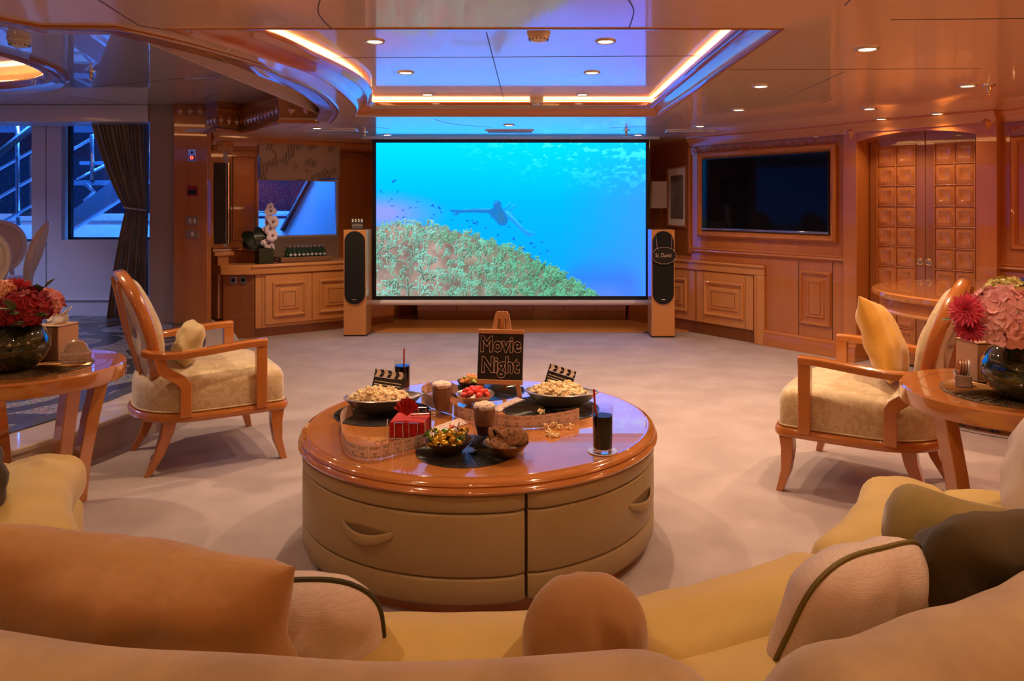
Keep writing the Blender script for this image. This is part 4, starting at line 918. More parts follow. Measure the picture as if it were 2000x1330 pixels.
    for sy in (-1,1): M().bar([Vector((-.30,sy*.10,.29)), Vector((-.30,sy*.12,.45))], [(-.018,-.02),(.018,-.02),(.018,.02),(-.018,.02)], up=(1,0,0)).ob('back_stile', m_chair, t_, bev=.003)
    return t_
ac1 = armchair('armchair', 'wooden armchair with oval back and damask seat beside the dining step', (-1.79,4.20,0), math.radians(34.8))
ac2 = dup(ac1, (1.606,3.74,0), math.radians(145.2), 'wooden armchair with oval back holding a yellow pillow, near the arched door')

# ---- pillows
def cushion(name, label, w, h, d, mat, loc, rot, pipe=None, corner=.10, sag=.0, round_=2.4, wr=.006, seed=0, group=None, pw=.006, dome=0, soft=.22):
    """stuffed cushion: w along x, h along z, d thick along y; origin at its centre"""
    t_ = thing(name, label, 'pillow', loc, group=group); t_.rotation_euler = rot; n_ = 26; r3 = random.Random(seed); ox = r3.uniform(0,50)
    def ed(a, b_):
        if dome:                                            # rounded, egg-like outline
            return a*math.sqrt(max(0,1-.55*abs(b_)**3*(1 if b_ > 0 else .2))), b_*math.sqrt(max(0,1-.36*abs(a)**3))
        x, z = a*math.sqrt(1-soft*abs(b_)**4), b_*math.sqrt(1-soft*abs(a)**4)
        return x*(1-corner*(1-abs(z))**1.0*abs(x)**2.0*0.9), z*(1-corner*(1-abs(x))**1.0*abs(z)**2.0*0.9)
    def th(a, b_): return max(0,(1-abs(a)**round_))**.55*max(0,(1-abs(b_)**round_))**.55
    def pt(a, b_, s_):
        x, z = ed(a, b_); y = s_*d/2*th(a, b_)
        wv = mnoise.noise(Vector((a*2.3+ox, b_*2.3, s_)))*wr*3*th(a,b_)+mnoise.noise(Vector((a*1.2*4+ox,b_*1.2,7+s_)))*wr*1.5*th(a,b_)
        return Vector((x*w/2, y+s_*wv, z*h/2-sag*(1-b_)*0-sag*(1-abs(a))*(1 if b_>0 else 0)*b_))
    m = M()
    def q(i): return math.sin((2*i/n_-1)*PI/2)
    for s_ in (-1,1): m.grid(lambda a,b_: pt(math.sin((2*a-1)*PI/2), math.sin((2*b_-1)*PI/2), s_), n_, n_)
    bmv = m.ob('cover', mat, t_, ang=75)
    if pipe:
        e_ = []
        K = 18
        for (sa, sb, ea_, eb) in ((-1,-1,1,-1),(1,-1,1,1),(1,1,-1,1),(-1,1,-1,-1)):
            for k in range(K): u_ = k/K; e_.append(pt(sa+(ea_-sa)*u_, sb+(eb-sb)*u_, 1))
        M().tube(e_, pw, 6, closed=True).ob('piping', pipe, t_)
    return t_
m_yel = pbr('yellow_silk', (.72,.40,.06), .42, sheen=.3, var=(.62,.32,.045), vscale=6)
m_pil = pbr('pale_gold_fabric', (.58,.44,.22), .6, sheen=.2, var=(.50,.37,.17), vscale=9)
m_tan = pbr('tan_velvet', (.40,.225,.09), .8, sheen=.5, var=(.47,.275,.12), vscale=7, stretch=(1,1,.35), bump=(9,.55,.03))
m_brown = pbr('rust_velvet', (.34,.185,.075), .85, sheen=.4, bump=(600,.2,.002))
m_wht = pbr('ribbed_white_cotton', (.66,.56,.50), .9, var=(.58,.48,.42), vscale=60, stretch=(1,1,8), bump=(60,.3,.003))
m_olive = pbr('olive_velvet', (.26,.195,.055), .8, sheen=.3, var=(.20,.145,.038), vscale=9, bump=(700,.15,.002))
m_dol = pbr('dark_olive_velvet', (.05,.034,.010), .8, sheen=.12, var=(.075,.05,.016), vscale=5)
m_pipe = pbr('dark_olive_piping', (.045,.040,.010), .7); m_pipe2 = pbr('olive_piping', (.14,.105,.02), .7)
c34 = math.radians(34.8)
def ch(cx, cy, rz, x, y, z): return Vector((cx+x*math.cos(rz)-y*math.sin(rz), cy+x*math.sin(rz)+y*math.cos(rz), z))
p = ch(-1.79,4.20,c34,-.115,-.03,.61); cushion('throw_pillow', 'small pale gold pillow leaning in the left armchair', .36,.24,.12, m_pil, p, (math.radians(-24),0,c34-PI/2), m_pil, seed=2, pw=.003)
p = ch(1.606,3.74,math.radians(145.2),-.09,-.02,.69); cushion('throw_pillow', 'plump yellow silk pillow standing in the right armchair', .45,.42,.16, m_yel, p, (math.radians(-21),math.radians(11),math.radians(145.2)-PI/2), None, corner=.13, wr=.007, seed=5, soft=.0)

# ---- round sofa
SC = Vector((-.228,3.2,0)); m_sofa = pbr('gold_velvet', (.58,.41,.125), .75, sheen=.35, var=(.51,.355,.10), vscale=5, bump=(500,.12,.002))
m_sofab = pbr('greyed_gold_velvet', (.44,.33,.185), .8, sheen=.5, var=(.34,.25,.15), vscale=6, stretch=(1,1,.5), ramp=(.40,.62), bump=(7,.35,.02))
def polar(r, a, z): return Vector((SC.x+r*math.cos(a), SC.y+r*math.sin(a), z))
def sweep_arc(m, a0, a1, prof, endr, n_=40, bulge=0, fn=None):
    """closed (r,z) profile swept round the sofa's centre, both ends rounded over endr metres"""
    cr = sum(p[0] for p in prof)/len(prof); cz = sum(p[1] for p in prof)/len(prof); L = abs(a1-a0)*cr; rings = []
    us = [0]
    ds = sorted(set([endr*(1-math.cos(PI/2*i/8)) for i in range(9)])); 
    ss = ds+[endr+(L-2*endr)*i/n_ for i in range(1,n_)]+[L-d for d in reversed(ds)]
    for s_ in ss:
        d_ = min(s_, L-s_); e = math.sqrt(max(0,1-(1-min(1,d_/endr))**2)); a = a0+(a1-a0)*s_/L; q = []
        for r, z in prof:
            dr, dz = r-cr, z-cz; l_ = math.hypot(dr,dz); k = max(.02, (l_-endr*(1-e))/l_) if l_ > 0 else 1
            off = fn(s_/L, r, z) if fn else 0
            q.append(polar(cr+dr*k, a, cz+dz*k+off*e))
        rings.append(q)
    return m.loft(rings, cap=True)
def rprof(r0, r1, z0, z1, rad, n_=5, crown_=0):
    p = []
    for cx_, cz_, a in ((r1-rad,z1-rad,0),(r0+rad,z1-rad,PI/2),(r0+rad,z0+rad,PI),(r1-rad,z0+rad,3*PI/2)):
        for i in range(n_+1): b_ = a+PI/2*i/n_; p.append((cx_+rad*math.cos(b_), cz_+rad*math.sin(b_)))
    if crown_:
        top = [(r0+rad+(r1-r0-2*rad)*(1-i/6), z1+crown_*math.sin(PI*i/6)) for i in range(1,6)]; p = p[:n_+1]+top+p[n_+1:]
    return p
dg = math.radians
def sofa(name, label, a0, a1, cuts, back_k=1.0):
    t_ = thing(name, label, 'sofa', tuple(SC))
    T = lambda m: M().join(m, Matrix.Translation(-SC))
    T(sweep_arc(M(), dg(a0+1), dg(a1-1), rprof(1.53,2.25,0,.07,.01,2), .02)).ob('plinth', m_woodd, t_)
    T(sweep_arc(M(), dg(a0+.3), dg(a1-.3), rprof(1.485,2.30,.065,.285,.04,4), .05)).ob('base', m_sofa, t_, ang=70)
    def bk(u, r, z): return .012*mnoise.noise(Vector((u*14, r*3, 2)))*max(0,z-.3)*2
    prof_b = [(2.05,.27),(2.03,.40),(2.035,.55),(2.065,.64),(2.11,.70),(2.17,.738),(2.24,.735),(2.30,.69),(2.335,.59),(2.345,.42),(2.34,.28),(2.2,.26)]; prof_b = [(r, z if z < .5 else .5+(z-.5)*back_k) for r, z in prof_b]
    pr = catmull([Vector((x,0,z)) for x, z in prof_b], 3); pr = [(p.x,p.z) for p in pr]
    T(sweep_arc(M(), dg(a0), dg(a1), pr, .16, 60, fn=bk)).ob('backrest', m_sofab, t_, ang=75)
    for c0, c1 in zip(cuts, cuts[1:]):
        f1 = lambda u, r, z: (.010*mnoise.noise(Vector((u*5+c0, r*4, 1)))+.008*math.sin(u*PI))*(1 if z > .36 else .2)
        T(sweep_arc(M(), dg(c0+.35), dg(c1-.35), rprof(1.465,1.74,.275,.452,.075,6,.012), .085, 26, fn=f1)).ob('seat_roll', m_sofa, t_, ang=75)
        T(sweep_arc(M(), dg(c0+.4), dg(c1-.4), rprof(1.70,2.03,.28,.43,.04,4,.018), .05, 26, fn=f1)).ob('seat_cushion', m_sofa, t_, ang=75)
    return t_
sofa('curved_sofa', 'long curved gold velvet sofa in front, from the left side table to the middle', -166, -76.4, (-166,-134,-105,-76.4))
sofa('curved_sofa', 'shorter curved gold velvet sofa at lower right with white and olive pillows', -75.6, -23, (-75.6,-50,-23), .86)
def sp_at(r, ang, z): return polar(r, dg(ang), z)
# pillows on the sofas
def tang(ang): return dg(ang)+PI/2
def leaning(label, TLc, TRc, down, w, h, d, mat, pipe=None, **k):
    """cushion whose two top corners sit at TLc and TRc, hanging along down"""
    zz = -Vector(down).normalized(); xx = (TRc-TLc); xx = (xx-zz*xx.dot(zz)).normalized(); yy = zz.cross(xx); c = (TLc+TRc)/2-zz*h/2
    mt = Matrix((xx,yy,zz)).transposed(); return cushion('throw_pillow', label, w, h, d, mat, c, mt.to_euler(), pipe, **k)
leaning('large tan velvet pillow at lower left, its corner pointing right', dp(-60,1012,1.50), dp(552,1112,1.38), (.02,.30,-1), .72,.34,.21, m_tan, corner=.13, wr=.009, seed=8, soft=.0)
leaning('white pillow with dark piping tucked behind the large tan one', dp(400,1112,1.52), dp(668,1152,1.53), (.06,.30,-1), .42,.30,.18, m_wht, m_pipe, corner=.03, seed=9, soft=.34, wr=.009)
leaning('rust velvet pillow on edge by the gap between the two sofas', dp(1040,1118,1.50), dp(1235,1140,1.52), (.05,.2,-1), .255,.33,.20, m_brown, corner=.0, round_=2.0, wr=.008, seed=12, dome=1)
leaning('white ribbed pillow with olive piping on the right sofa', dp(1600,1120,1.47), dp(1832,1022,1.69), (-.30,.22,-.9), .43,.34,.19, m_wht, m_pipe2, corner=.03, seed=14, soft=.34, wr=.009)
leaning('dark brown-olive velvet pillow slumped behind the white ribbed one', dp(1800,1090,1.62), dp(2120,930,1.86), (-.25,.15,-.95), .50,.30,.22, m_dol, corner=.06, round_=2.0, wr=.014, seed=17)
def bolster(name, label, a, b_, r, mat, endmat=None):
    t_ = thing(name, label, 'pillow', tuple((a+b_)/2)); A_, B_ = a-(a+b_)/2, b_-(a+b_)/2; d_ = (B_-A_); n_ = 22; pts = []; rs = []
    for i in range(n_+1):
        u_ = i/n_; e = min(u_,1-u_)*d_.length; k = math.sqrt(max(.02,1-(1-min(1,e/(r*.6)))**2)); pts.append(A_+d_*u_); rs.append(r*(.35+.65*k)*(1+.03*math.sin(u_*9)))
    M().tube(pts, rs, 22).ob('cover', mat, t_, ang=75); return t_
bolster('bolster_pillow', 'olive velvet bolster lying on the far end of the right sofa', dp(1728,1012,1.97), dp(2010,1092,1.86), .10, m_olive)
cushion('throw_pillow', 'dark olive crushed velvet pillow at the left edge of the long sofa', .40,.34,.22, m_dol, Vector((-1.72,2.26,.545)), (dg(15),0,tang(-150)), None, corner=.1, wr=.02, seed=21)
cpil = cushion('throw_pillow', 'pale cream pillow with beaded seam at the right edge of the sofa', .38,.38,.15, m_padwhite, Vector((1.46,2.22,.60)), (dg(14),dg(6),tang(-33)), None, corner=.06, seed=23)
bd = M()
for k in range(24): bd.ball((-.155+.004*math.sin(k), -.045-.02*math.sin(PI*k/23), -.16+.32*k/23), .007, 6, 4)
bd.ob('beaded_trim', m_pil, cpil)

# ---- side tables
m_mat = pbr('dark_woven_raffia', (.035,.022,.010), .6, var=(.16,.10,.04), vscale=30)
def mat_mesh(R_, nsp=72, zr=.004):
    m = M(); m.lathe([(R_,0),(R_,zr*.5),(R_*.15,zr*.6),(0,zr*.6)], 48); 
    return m
def placemat(label, loc, R_, mat, group, spoke=None):
    t_ = thing('round_placemat', label, 'placemat', loc, group=group); mat_mesh(R_).ob('mat_disc', mat, t_)
    s_ = M(); r3 = random.Random(int(R_*1000)+int(loc[0]*100))
    for k in range(150):
        a = 2*PI*k/150+r3.uniform(-.012,.012); r0 = R_*r3.uniform(.12,.3); r1 = R_*r3.uniform(.93,1.0); w = R_*.006
        c, q_ = math.cos(a), math.sin(a); n_ = Vector((-q_,c,0)); A_, B_ = Vector((c*r0,q_*r0,.0025)), Vector((c*r1,q_*r1,.0025)); U_ = Vector((0,0,.0016))
        s_.add([A_-n_*w*.4,B_-n_*w,B_+U_,A_+U_,A_+n_*w*.4,B_+n_*w], [(0,1,2,3),(3,2,5,4)])
    s_.ob('radial_fibres', spoke or mat, t_, kind='stuff', flat=True); return t_
m_leaf = pbr('eucalyptus_leaf', (.085,.115,.05), .55, var=(.13,.16,.07), vscale=12)
TBZ = .66
def side_table(label, x, y, rz):
    t_ = thing('side_table', label, 'table', (x,y,0), rz); Rt = .37
    M().lathe([(0,TBZ-.068),(Rt-.03,TBZ-.068),(Rt-.004,TBZ-.066),(Rt,TBZ-.06),(Rt,TBZ-.008),(Rt-.006,TBZ),(0,TBZ)], 64).ob('tabletop', m_woodtab, t_)
    M().lathe([(Rt-.075,TBZ+.0003),(Rt-.070,TBZ+.0005),(Rt-.065,TBZ+.0003)], 64, cap=False).ob('inlay_ring', m_woodd, t_)
    for k in range(4):
        a = PI/4+k*PI/2; rd = Vector((math.cos(a),math.sin(a),0)); sd = Vector((-math.sin(a),math.cos(a),0)); rg = []
        for (r, z, w, d_) in ((.315,TBZ-.066,.028,.028),(.30,.53,.028,.028),(.262,.38,.027,.028),(.225,.2,.026,.027),(.205,.0,.024,.025)):
            rg.append([rd*(r+i*d_*1.1)+sd*(j*w)+Vector((0,0,z)) for i, j in ((-1,-1),(1,-1),(1,1),(-1,1))])
        M().loft(rg, cap=True).ob('leg', m_woodtab, t_, bev=.004)
    return t_
TL, TR = Vector((-2.18,3.29,0)), Vector((1.78,2.87,0))
side_table('round wooden side table at the left edge with red flowers', TL.x, TL.y, dg(15)); side_table('round wooden side table at the right edge with pink flowers', TR.x, TR.y, dg(65))
placemat('gold and dark raffia placemat under the vase of red flowers', (TL.x+.02,TL.y-.03,TBZ+.001), .24, m_mat, None, m_brass); placemat('gold and dark raffia placemat under the vase of pink flowers', (TR.x-.02,TR.y-.06,TBZ+.001), .24, m_mat, None, m_brass)
m_vase = pbr('dark_green_glass', (.010,.022,.006), .03, coat=1, spec=.7)
def vase(label, loc):
    t_ = thing('glass_vase', label, 'vase', loc)
    M().lathe([(r*.92,z*.95) for r, z in [(0,0),(.06,0),(.085,.006),(.128,.045),(.150,.095),(.148,.135),(.122,.18),(.082,.208),(.066,.216),(.066,.226),(.060,.226),(.058,.214),(.11,.17),(.135,.12),(.12,.06),(0,.03)]], 40).ob('vase_body', m_vase, t_, ang=60); return t_
V1, V2 = Vector((-2.19,3.20,TBZ+.0045)), Vector((1.745,2.72,TBZ+.0045))
vase('round dark green glass vase holding red and pink flowers on the left table', V1); vase('round dark olive glass vase holding the pink hydrangea on the right table', V2)
# flowers: every bloom a thing with petals and a stem into its vase
m_stem = pbr('flower_stem', (.05,.09,.025), .6)
def stem_to(t_, frm, to, r=.004):
    a, b_ = Vector(frm), Vector(to); mid = (a+b_)/2+Vector((0,0,.02)); M().tube([a, mid, b_], r, 6).ob('stem', m_stem, t_)
def hydrangea(label, loc, R_, col, col2, base_, seed, n_=150, group=None, ps=.026):
    t_ = thing('hydrangea_bloom', label, 'flower', tuple(loc), group=group); r3 = random.Random(seed); m = M(); mt = pbr('petal', col, .6, var=col2, vscale=9, sheen=.2, sss=.0)
    for k in range(n_):
        z = 1-2*(k+.5)/n_; a = k*2.39996; rr2 = math.sqrt(1-z*z); nrm = Vector((rr2*math.cos(a),rr2*math.sin(a),z*.86))
        if nrm.z < -.75: continue
        c = nrm*R_*r3.uniform(.86,1.02); q_ = nrm.to_track_quat('Z','Y').to_matrix() @ Matrix.Rotation(r3.uniform(0,6),3,'Z') @ Matrix.Rotation(r3.uniform(-.45,.45),3,'X')
        for j in range(4):
            b_ = j*PI/2; s_ = ps*r3.uniform(.8,1.15); up_ = r3.uniform(.05,.35)
            P_ = [(s_*.62,0,s_*(up_*.15-.06))]+[(s_*(.58+.56*math.cos(w_)), s_*.56*math.sin(w_)*(1.05-.12*math.cos(w_)), s_*(up_*(.58+.56*math.cos(w_))+.10*math.sin(w_*3+k))) for w_ in [2*PI*q2/8 for q2 in range(8)]]
            R3 = Matrix.Rotation(b_,3,'Z'); m.add([c+q_@(R3@Vector(v_)) for v_ in P_], [(0,1+q2,1+(q2+1)%8) for q2 in range(8)])
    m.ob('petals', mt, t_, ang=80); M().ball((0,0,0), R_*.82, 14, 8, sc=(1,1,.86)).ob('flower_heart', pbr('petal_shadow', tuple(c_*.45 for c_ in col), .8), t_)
    stem_to(t_, (0,0,-R_*.6), Vector(base_)-Vector(loc)); return t_
def dahlia(label, loc, R_, col, col2, base_, seed, axis=(0,-.6,.6), rows=9):
    t_ = thing('dahlia_bloom', label, 'flower', tuple(loc)); r3 = random.Random(seed); m = M(); Q = Vector(axis).normalized().to_track_quat('Z','Y').to_matrix()
    for k in range(rows):
        n_ = 7+k*2; el = PI/2*(1-k/(rows-.5))*1.0; 
        for j in range(n_):
            a = 2*PI*(j+.5*(k%2))/n_+r3.uniform(-.08,.08); l = R_*(.55+.45*k/rows)*r3.uniform(.9,1.08); w = R_*.13
            d_ = Vector((math.cos(a)*math.cos(el),math.sin(a)*math.cos(el),math.sin(el))); s_ = Vector((-math.sin(a),math.cos(a),0)); u_ = d_.cross(s_)
            m.add([Q@v_ for v_ in (d_*l*.15, d_*l*.6-s_*w+u_*w*-.5, d_*l, d_*l*.6+s_*w+u_*w*-.5, d_*l*.62+u_*w*.35)], [(0,1,4),(1,2,4),(2,3,4),(3,0,4)])
    m.ob('petals', pbr('dahlia_petal', col, .6, var=col2, vscale=20), t_, ang=60); stem_to(t_, (0,0,-.01), Vector(base_)-Vector(loc)); return t_
lfm = M(); lfm.grid(lambda a,b_: Vector(((b_-.5)*.9*math.sin(PI*min(1,max(.0,a*.94+.04)))**.7, a, .12*math.sin(a*PI)-.35*(b_-.5)**2)), 7, 5); LEAF = lfm.mesh('round_leaf', m_leaf, ang=80)
def sprig(label, base_, tip, n_, size, seed):
    b_ = Vector(base_); tp = Vector(tip); t_ = thing('eucalyptus_sprig', label, 'leaves', tuple(b_)); r3 = random.Random(seed)
    M().tube([Vector((0,0,-.05)), (tp-b_)*.5+Vector((0,0,.02)), tp-b_], .0025, 5).ob('stem', m_stem, t_)
    for k in range(n_):
        u_ = .35+.65*(k+.5)/n_; p_ = (tp-b_)*u_+Vector((0,0,.02*(1-abs(2*u_-1)))); d_ = ((tp-b_).normalized()+Vector((r3.uniform(-.9,.9),r3.uniform(-.9,.3),r3.uniform(-.5,.9)))).normalized()
        o_ = put('leaf', LEAF, t_, p_, d_.to_track_quat('Y','Z').to_euler(), (size*.62,size,size*.8)) if False else put('leaf', LEAF, t_, p_, d_.to_track_quat('Y','Z').to_euler(), (size*.75,size,size*.7))
    return t_
vb = V1+Vector((0,0,.19)); Lp = lambda px, py, Y: dp(px, py, Y)
dahlia('spiky red dahlia at the top of the left bouquet', Lp(26,572,3.19), .085, (.55,.035,.045), (.42,.02,.03), vb, 1, (.05,-.5,.85))
hydrangea('deep red hydrangea in the middle of the left bouquet', Lp(52,600,3.15), .085, (.25,.004,.014), (.36,.010,.022), vb, 2, 130, ps=.022)
hydrangea('dark red hydrangea at the left edge of the frame, low in the bouquet', Lp(4,618,3.17), .08, (.22,.004,.012), (.32,.010,.02), vb, 3, 120, ps=.022)
hydrangea('pink peony-like bloom at the right of the left bouquet', Lp(86,592,3.25), .068, (.72,.24,.25), (.84,.40,.40), vb, 4, 130, ps=.018)
hydrangea('peach bloom at the left edge of the frame above the red ones', Lp(4,570,3.15), .05, (.85,.42,.25), (.9,.55,.38), vb, 5, 90, ps=.017)
sprig('eucalyptus sprig with two big round leaves at the front of the left bouquet', vb, Lp(26,604,3.01), 4, .065, 3); sprig('dark leaves above the pink bloom in the left bouquet', vb, Lp(92,556,3.17), 6, .05, 4); sprig('drooping dark leaves over the rim of the left vase', vb, Lp(88,618,3.09), 5, .05, 6); sprig('grey-green leaves hanging low over the front of the left vase', vb, Lp(40,636,3.03), 4, .045, 8)
vb = V2+Vector((0,0,.19))
hydrangea('big pale pink hydrangea dominating the right bouquet', Lp(1958,618,2.63), .112, (.84,.40,.44), (.92,.58,.58), vb, 6, 200, ps=.027)
hydrangea('yellow-green hydrangea at the top of the right bouquet', Lp(1966,578,2.75), .075, (.55,.52,.12), (.68,.62,.28), vb, 7, 120, ps=.018)
hydrangea('small pale pink bloom left of the yellow-green one in the right bouquet', Lp(1938,578,2.79), .045, (.70,.42,.42), (.78,.55,.52), vb, 8, 70, ps=.014)
dahlia('magenta dahlia pointing left in the right bouquet', Lp(1888,606,2.58), .066, (.76,.07,.17), (.84,.13,.22), vb, 9, (-.7,-.6,.3))
dahlia('second magenta dahlia hanging lower in the right bouquet', Lp(1894,640,2.60), .058, (.60,.045,.14), (.70,.08,.18), vb, 10, (-.7,-.6,-.3))
hydrangea('small red bloom behind the big pink hydrangea', Lp(1984,590,2.75), .04, (.5,.03,.04), (.6,.06,.06), vb, 11, 60, ps=.014)
hydrangea('tiny cream bloom peeking out beside the magenta dahlia', Lp(1912,586,2.77), .022, (.7,.62,.35), (.75,.68,.45), vb, 12, 40, ps=.012)
sprig('round green leaves sticking out left of the right bouquet', vb, Lp(1848,622,2.67), 5, .045, 12); sprig('pale small leaves hanging below the magenta dahlias', vb, Lp(1888,664,2.61), 7, .032, 14); sprig('dark leaf sprig at the right edge above the pink hydrangea', vb, Lp(1996,570,2.69), 4, .05, 15)
# tissue boxes, coaster holders
m_tbox = pbr('tan_leather_box', (.50,.30,.17), .6); m_tiss = pbr('tissue', (.8,.74,.7), .8, trans=0)
def tissue_box(label, loc, rz, tis=True):
    t_ = thing('tissue_box', label, 'tissue box', loc, rz); M().box(-.062,.062,-.062,.062,0,.155).ob('box_body', m_tbox, t_, bev=.003); M().box(-.063,.063,-.063,.063,.147,.149).ob('lid_seam', m_joint, t_)
    if tis:
        m = M(); m.grid(lambda a,b_: Vector((-.045+.10*a+.01*math.sin(b_*7), .02*math.sin(a*9)+.03*(b_-.5), .156+(.035+.045*a**2)*b_+.008*math.sin(a*17)*b_)), 14, 6); m.ob('tissue', m_tiss, t_, ang=80)
tissue_box('tan tissue box with a tuft of tissue behind the left vase', (-2.147,3.42,TBZ+.006), dg(-8)); tissue_box('tan tissue box behind the right vase, half hidden by pink petals', (1.765,3.02,TBZ+.006), dg(8), False)
m_mop = pbr('mother_of_pearl', (.62,.56,.58), .2, coat=.8, var=(.52,.46,.50), vscale=25)
def coaster_holder(label, loc, rz, tilt, n_=4):
    t_ = thing('coaster_holder', label, 'coaster holder', loc, rz); m = M(); w, d_, h_ = .055, .028, .045
    m.box(-w,w,-d_,d_,0,.004); m.box(-w,w,-d_,-d_+.004,0,h_); m.box(-w,w,d_-.004,d_,0,h_); m.box(-w,-w+.004,-d_,d_,0,h_); m.box(w-.004,w,-d_,d_,0,h_); m.ob('holder_box', m_mop, t_, bev=.001)
    for i in range(3):
        for z in (.015,.03): pass
    j = M()
    for z in (.015,.030): j.box(-w,w,-d_-.0006,-d_,z-.0005,z+.0005)
    for i in range(5): j.box(-w+.022*i,-w+.022*i+.001,-d_-.0006,-d_,.015*(i%3),.015*(i%3)+.015)
    j.ob('tile_joints', m_joint, t_)
    for k in range(n_):
        c_ = M(); Mx = Matrix.Translation((0,-.016+k*.0095,.052))@Matrix.Rotation(tilt,4,'Y')@Matrix.Rotation(PI/2+.12,4,'X'); c_.lathe([(0,-.003),(.045,-.003),(.046,0),(.045,.003),(0,.003)], 28, mat=Mx); c_.ob('coaster', m_mop if k == 0 else m_woodd, t_)
p_ = gp(141,712,TBZ+.001); coaster_holder('mother-of-pearl coaster holder beside the left vase', (p_.x,p_.y+.03,TBZ+.005), dg(28), 0); p_ = gp(1888,757,TBZ+.001); coaster_holder('mother-of-pearl coaster holder with tilted coasters beside the right vase', (p_.x,p_.y+.03,TBZ+.005), dg(66), 0, 4)

# ---- dark dining table with mirrored base at the right
dt = thing('round_dining_table', 'tall round wooden table on a black mirrored base in front of the arched door', 'table', (2.97,4.85,0)); Rb = .76; zt_ = .80
M().lathe([(0,zt_-.045),(Rb-.02,zt_-.045),(Rb,zt_-.03),(Rb,zt_-.008),(Rb-.01,zt_),(0,zt_)], 72).ob('tabletop', m_woodtab, dt)
M().lathe([(Rb-.05,zt_-.045),(Rb-.05,zt_-.12),(Rb-.075,zt_-.12),(Rb-.075,zt_-.045)], 72, cap=False).ob('apron', m_wood, dt); M().lathe([(Rb-.10,zt_-.138),(Rb-.045,zt_-.138),(Rb-.04,zt_-.128),(Rb-.045,zt_-.118),(Rb-.10,zt_-.118)], 72, cap=False).ob('apron_bead', m_woodl, dt)
M().lathe([(Rb-.10,zt_+.0004),(Rb-.095,zt_+.0007),(Rb-.09,zt_+.0004)], 72, cap=False).ob('inlay_ring', m_woodd, dt)
M().lathe([(0,0),(.50,0),(.50,.018),(0,.018)], 64).ob('mirrored_base', m_gloss, dt); M().lathe([(.50,0),(.508,.004),(.508,.016),(.50,.022)], 64, cap=False).ob('base_rim', m_chrome, dt)
for k in range(4):
    a = PI/4+.35+k*PI/2; rd = Vector((math.cos(a),math.sin(a),0)); sd = Vector((-math.sin(a),math.cos(a),0)); rg = []
    for i in range(11):
        u_ = i/10; r = .12+.26*(2*u_-1)**2; rg.append([rd*(r+i_*.03)+sd*(j_*.045)+Vector((0,0,.018+(zt_-.15)*u_)) for i_, j_ in ((-1,-1),(1,-1),(1,1),(-1,1))])
    M().loft(rg, cap=True).ob('curved_support', m_woodtab, dt)
M().lathe([(.05,.018),(.05,zt_-.045)], 20).ob('pedestal_column', m_woodd, dt)
bs = thing('blue_box', 'dark blue box standing on the round table behind the pink bouquet', 'box', (3.20,5.02,zt_+.001), dg(20)); m_blue = pbr('blue_card', (.012,.022,.14), .6)
M().box(-.12,.12,-.08,.08,0,.045).ob('box_body', m_blue, bs, bev=.003); M().box(-.122,.122,-.082,.082,.045,.062).ob('box_lid', m_blue, bs, bev=.003)

# ---- white dining chairs
def dining_chair(label, x, y, rz):
    t_ = thing('dining_chair', label, 'chair', (x,y,PF+.004), rz, 'white dining chairs')      # front is +x
    s_ = [(.23*math.cos(a)*(1.0), .23*math.sin(a)) for a in [2*PI*i/32 for i in range(32)]]
    M().loft([[Vector((p[0]*k,p[1]*k,z)) for p in s_] for k, z in ((.92,.38),(1.04,.38),(1.06,.40),(1.04,.43),(.95,.43))]).ob('seat_frame', m_cream, t_)
    M().loft([[Vector((p[0]*k,p[1]*k,z)) for p in s_] for k, z in ((.98,.43),(1.0,.45),(.93,.475),(.5,.49),(.02,.492))], cap=True).ob('seat_cushion', m_padwhite, t_, ang=70)
    for a in (.75,-.75,PI-.7,PI+.7):
        f_ = 1 if abs(a) < 1.5 else 0; pts = [Vector((.21*math.cos(a),.21*math.sin(a),.4)),Vector((.215*math.cos(a),.215*math.sin(a),.2)),Vector(((.22 if f_ else .30)*math.cos(a),.22*math.sin(a),0))]; M().tube(pts,[.024,.018,.012],8).ob('leg', m_cream, t_)
    def bp_(a, k, o): 
        c, q_ = math.cos(a), math.sin(a); h = max(0,.5+.5*k*q_); w = .22*k*c*(1+.10*q_); cv = .05*(w/.22)**2
        return Vector((-.20-.14*h**1.6+.05*math.sin(h*PI)*-.6+cv+o, w, .50+.50*h))
    an = [2*PI*i/36 for i in range(36)]
    M().loft([[bp_(a,k,o) for a in an] for k, o in ((1,-.022),(1.04,0),(1,.022),(.9,.024),(.84,.01),(.84,-.01),(.9,-.024),(1,-.022))]).ob('back_frame', m_cream, t_, ang=60)
    M().loft([[bp_(a,k,o) for a in an] for k, o in ((.86,.008),(.8,.024),(.4,.036),(.02,.04))], cap=True).ob('back_pad', m_padwhite, t_, ang=70); M().loft([[bp_(a,k,o) for a in an] for k, o in ((.86,-.008),(.8,-.018),(.4,-.026),(.02,-.028))], cap=True).ob('rear_pad', m_padwhite, t_, ang=70)
    for sy in (-1,1): M().tube([Vector((-.19,sy*.11,.41)),Vector((-.205,sy*.10,.53))], .02, 8).ob('back_stile', m_cream, t_)
    return t_
d1 = dining_chair('white oval-back dining chair at the left edge, seen from behind', X(-8,5.9), 5.75, dg(115)); dup(d1, (X(46,6.9)-.34,7.10,PF+.004), dg(-50), 'white oval-back dining chair facing the window light, middle of the three'); dup(d1, (X(60,6.3)-.29,6.35,PF+.004), dg(208), 'white oval-back dining chair seen side-on, nearest the white wall panel')

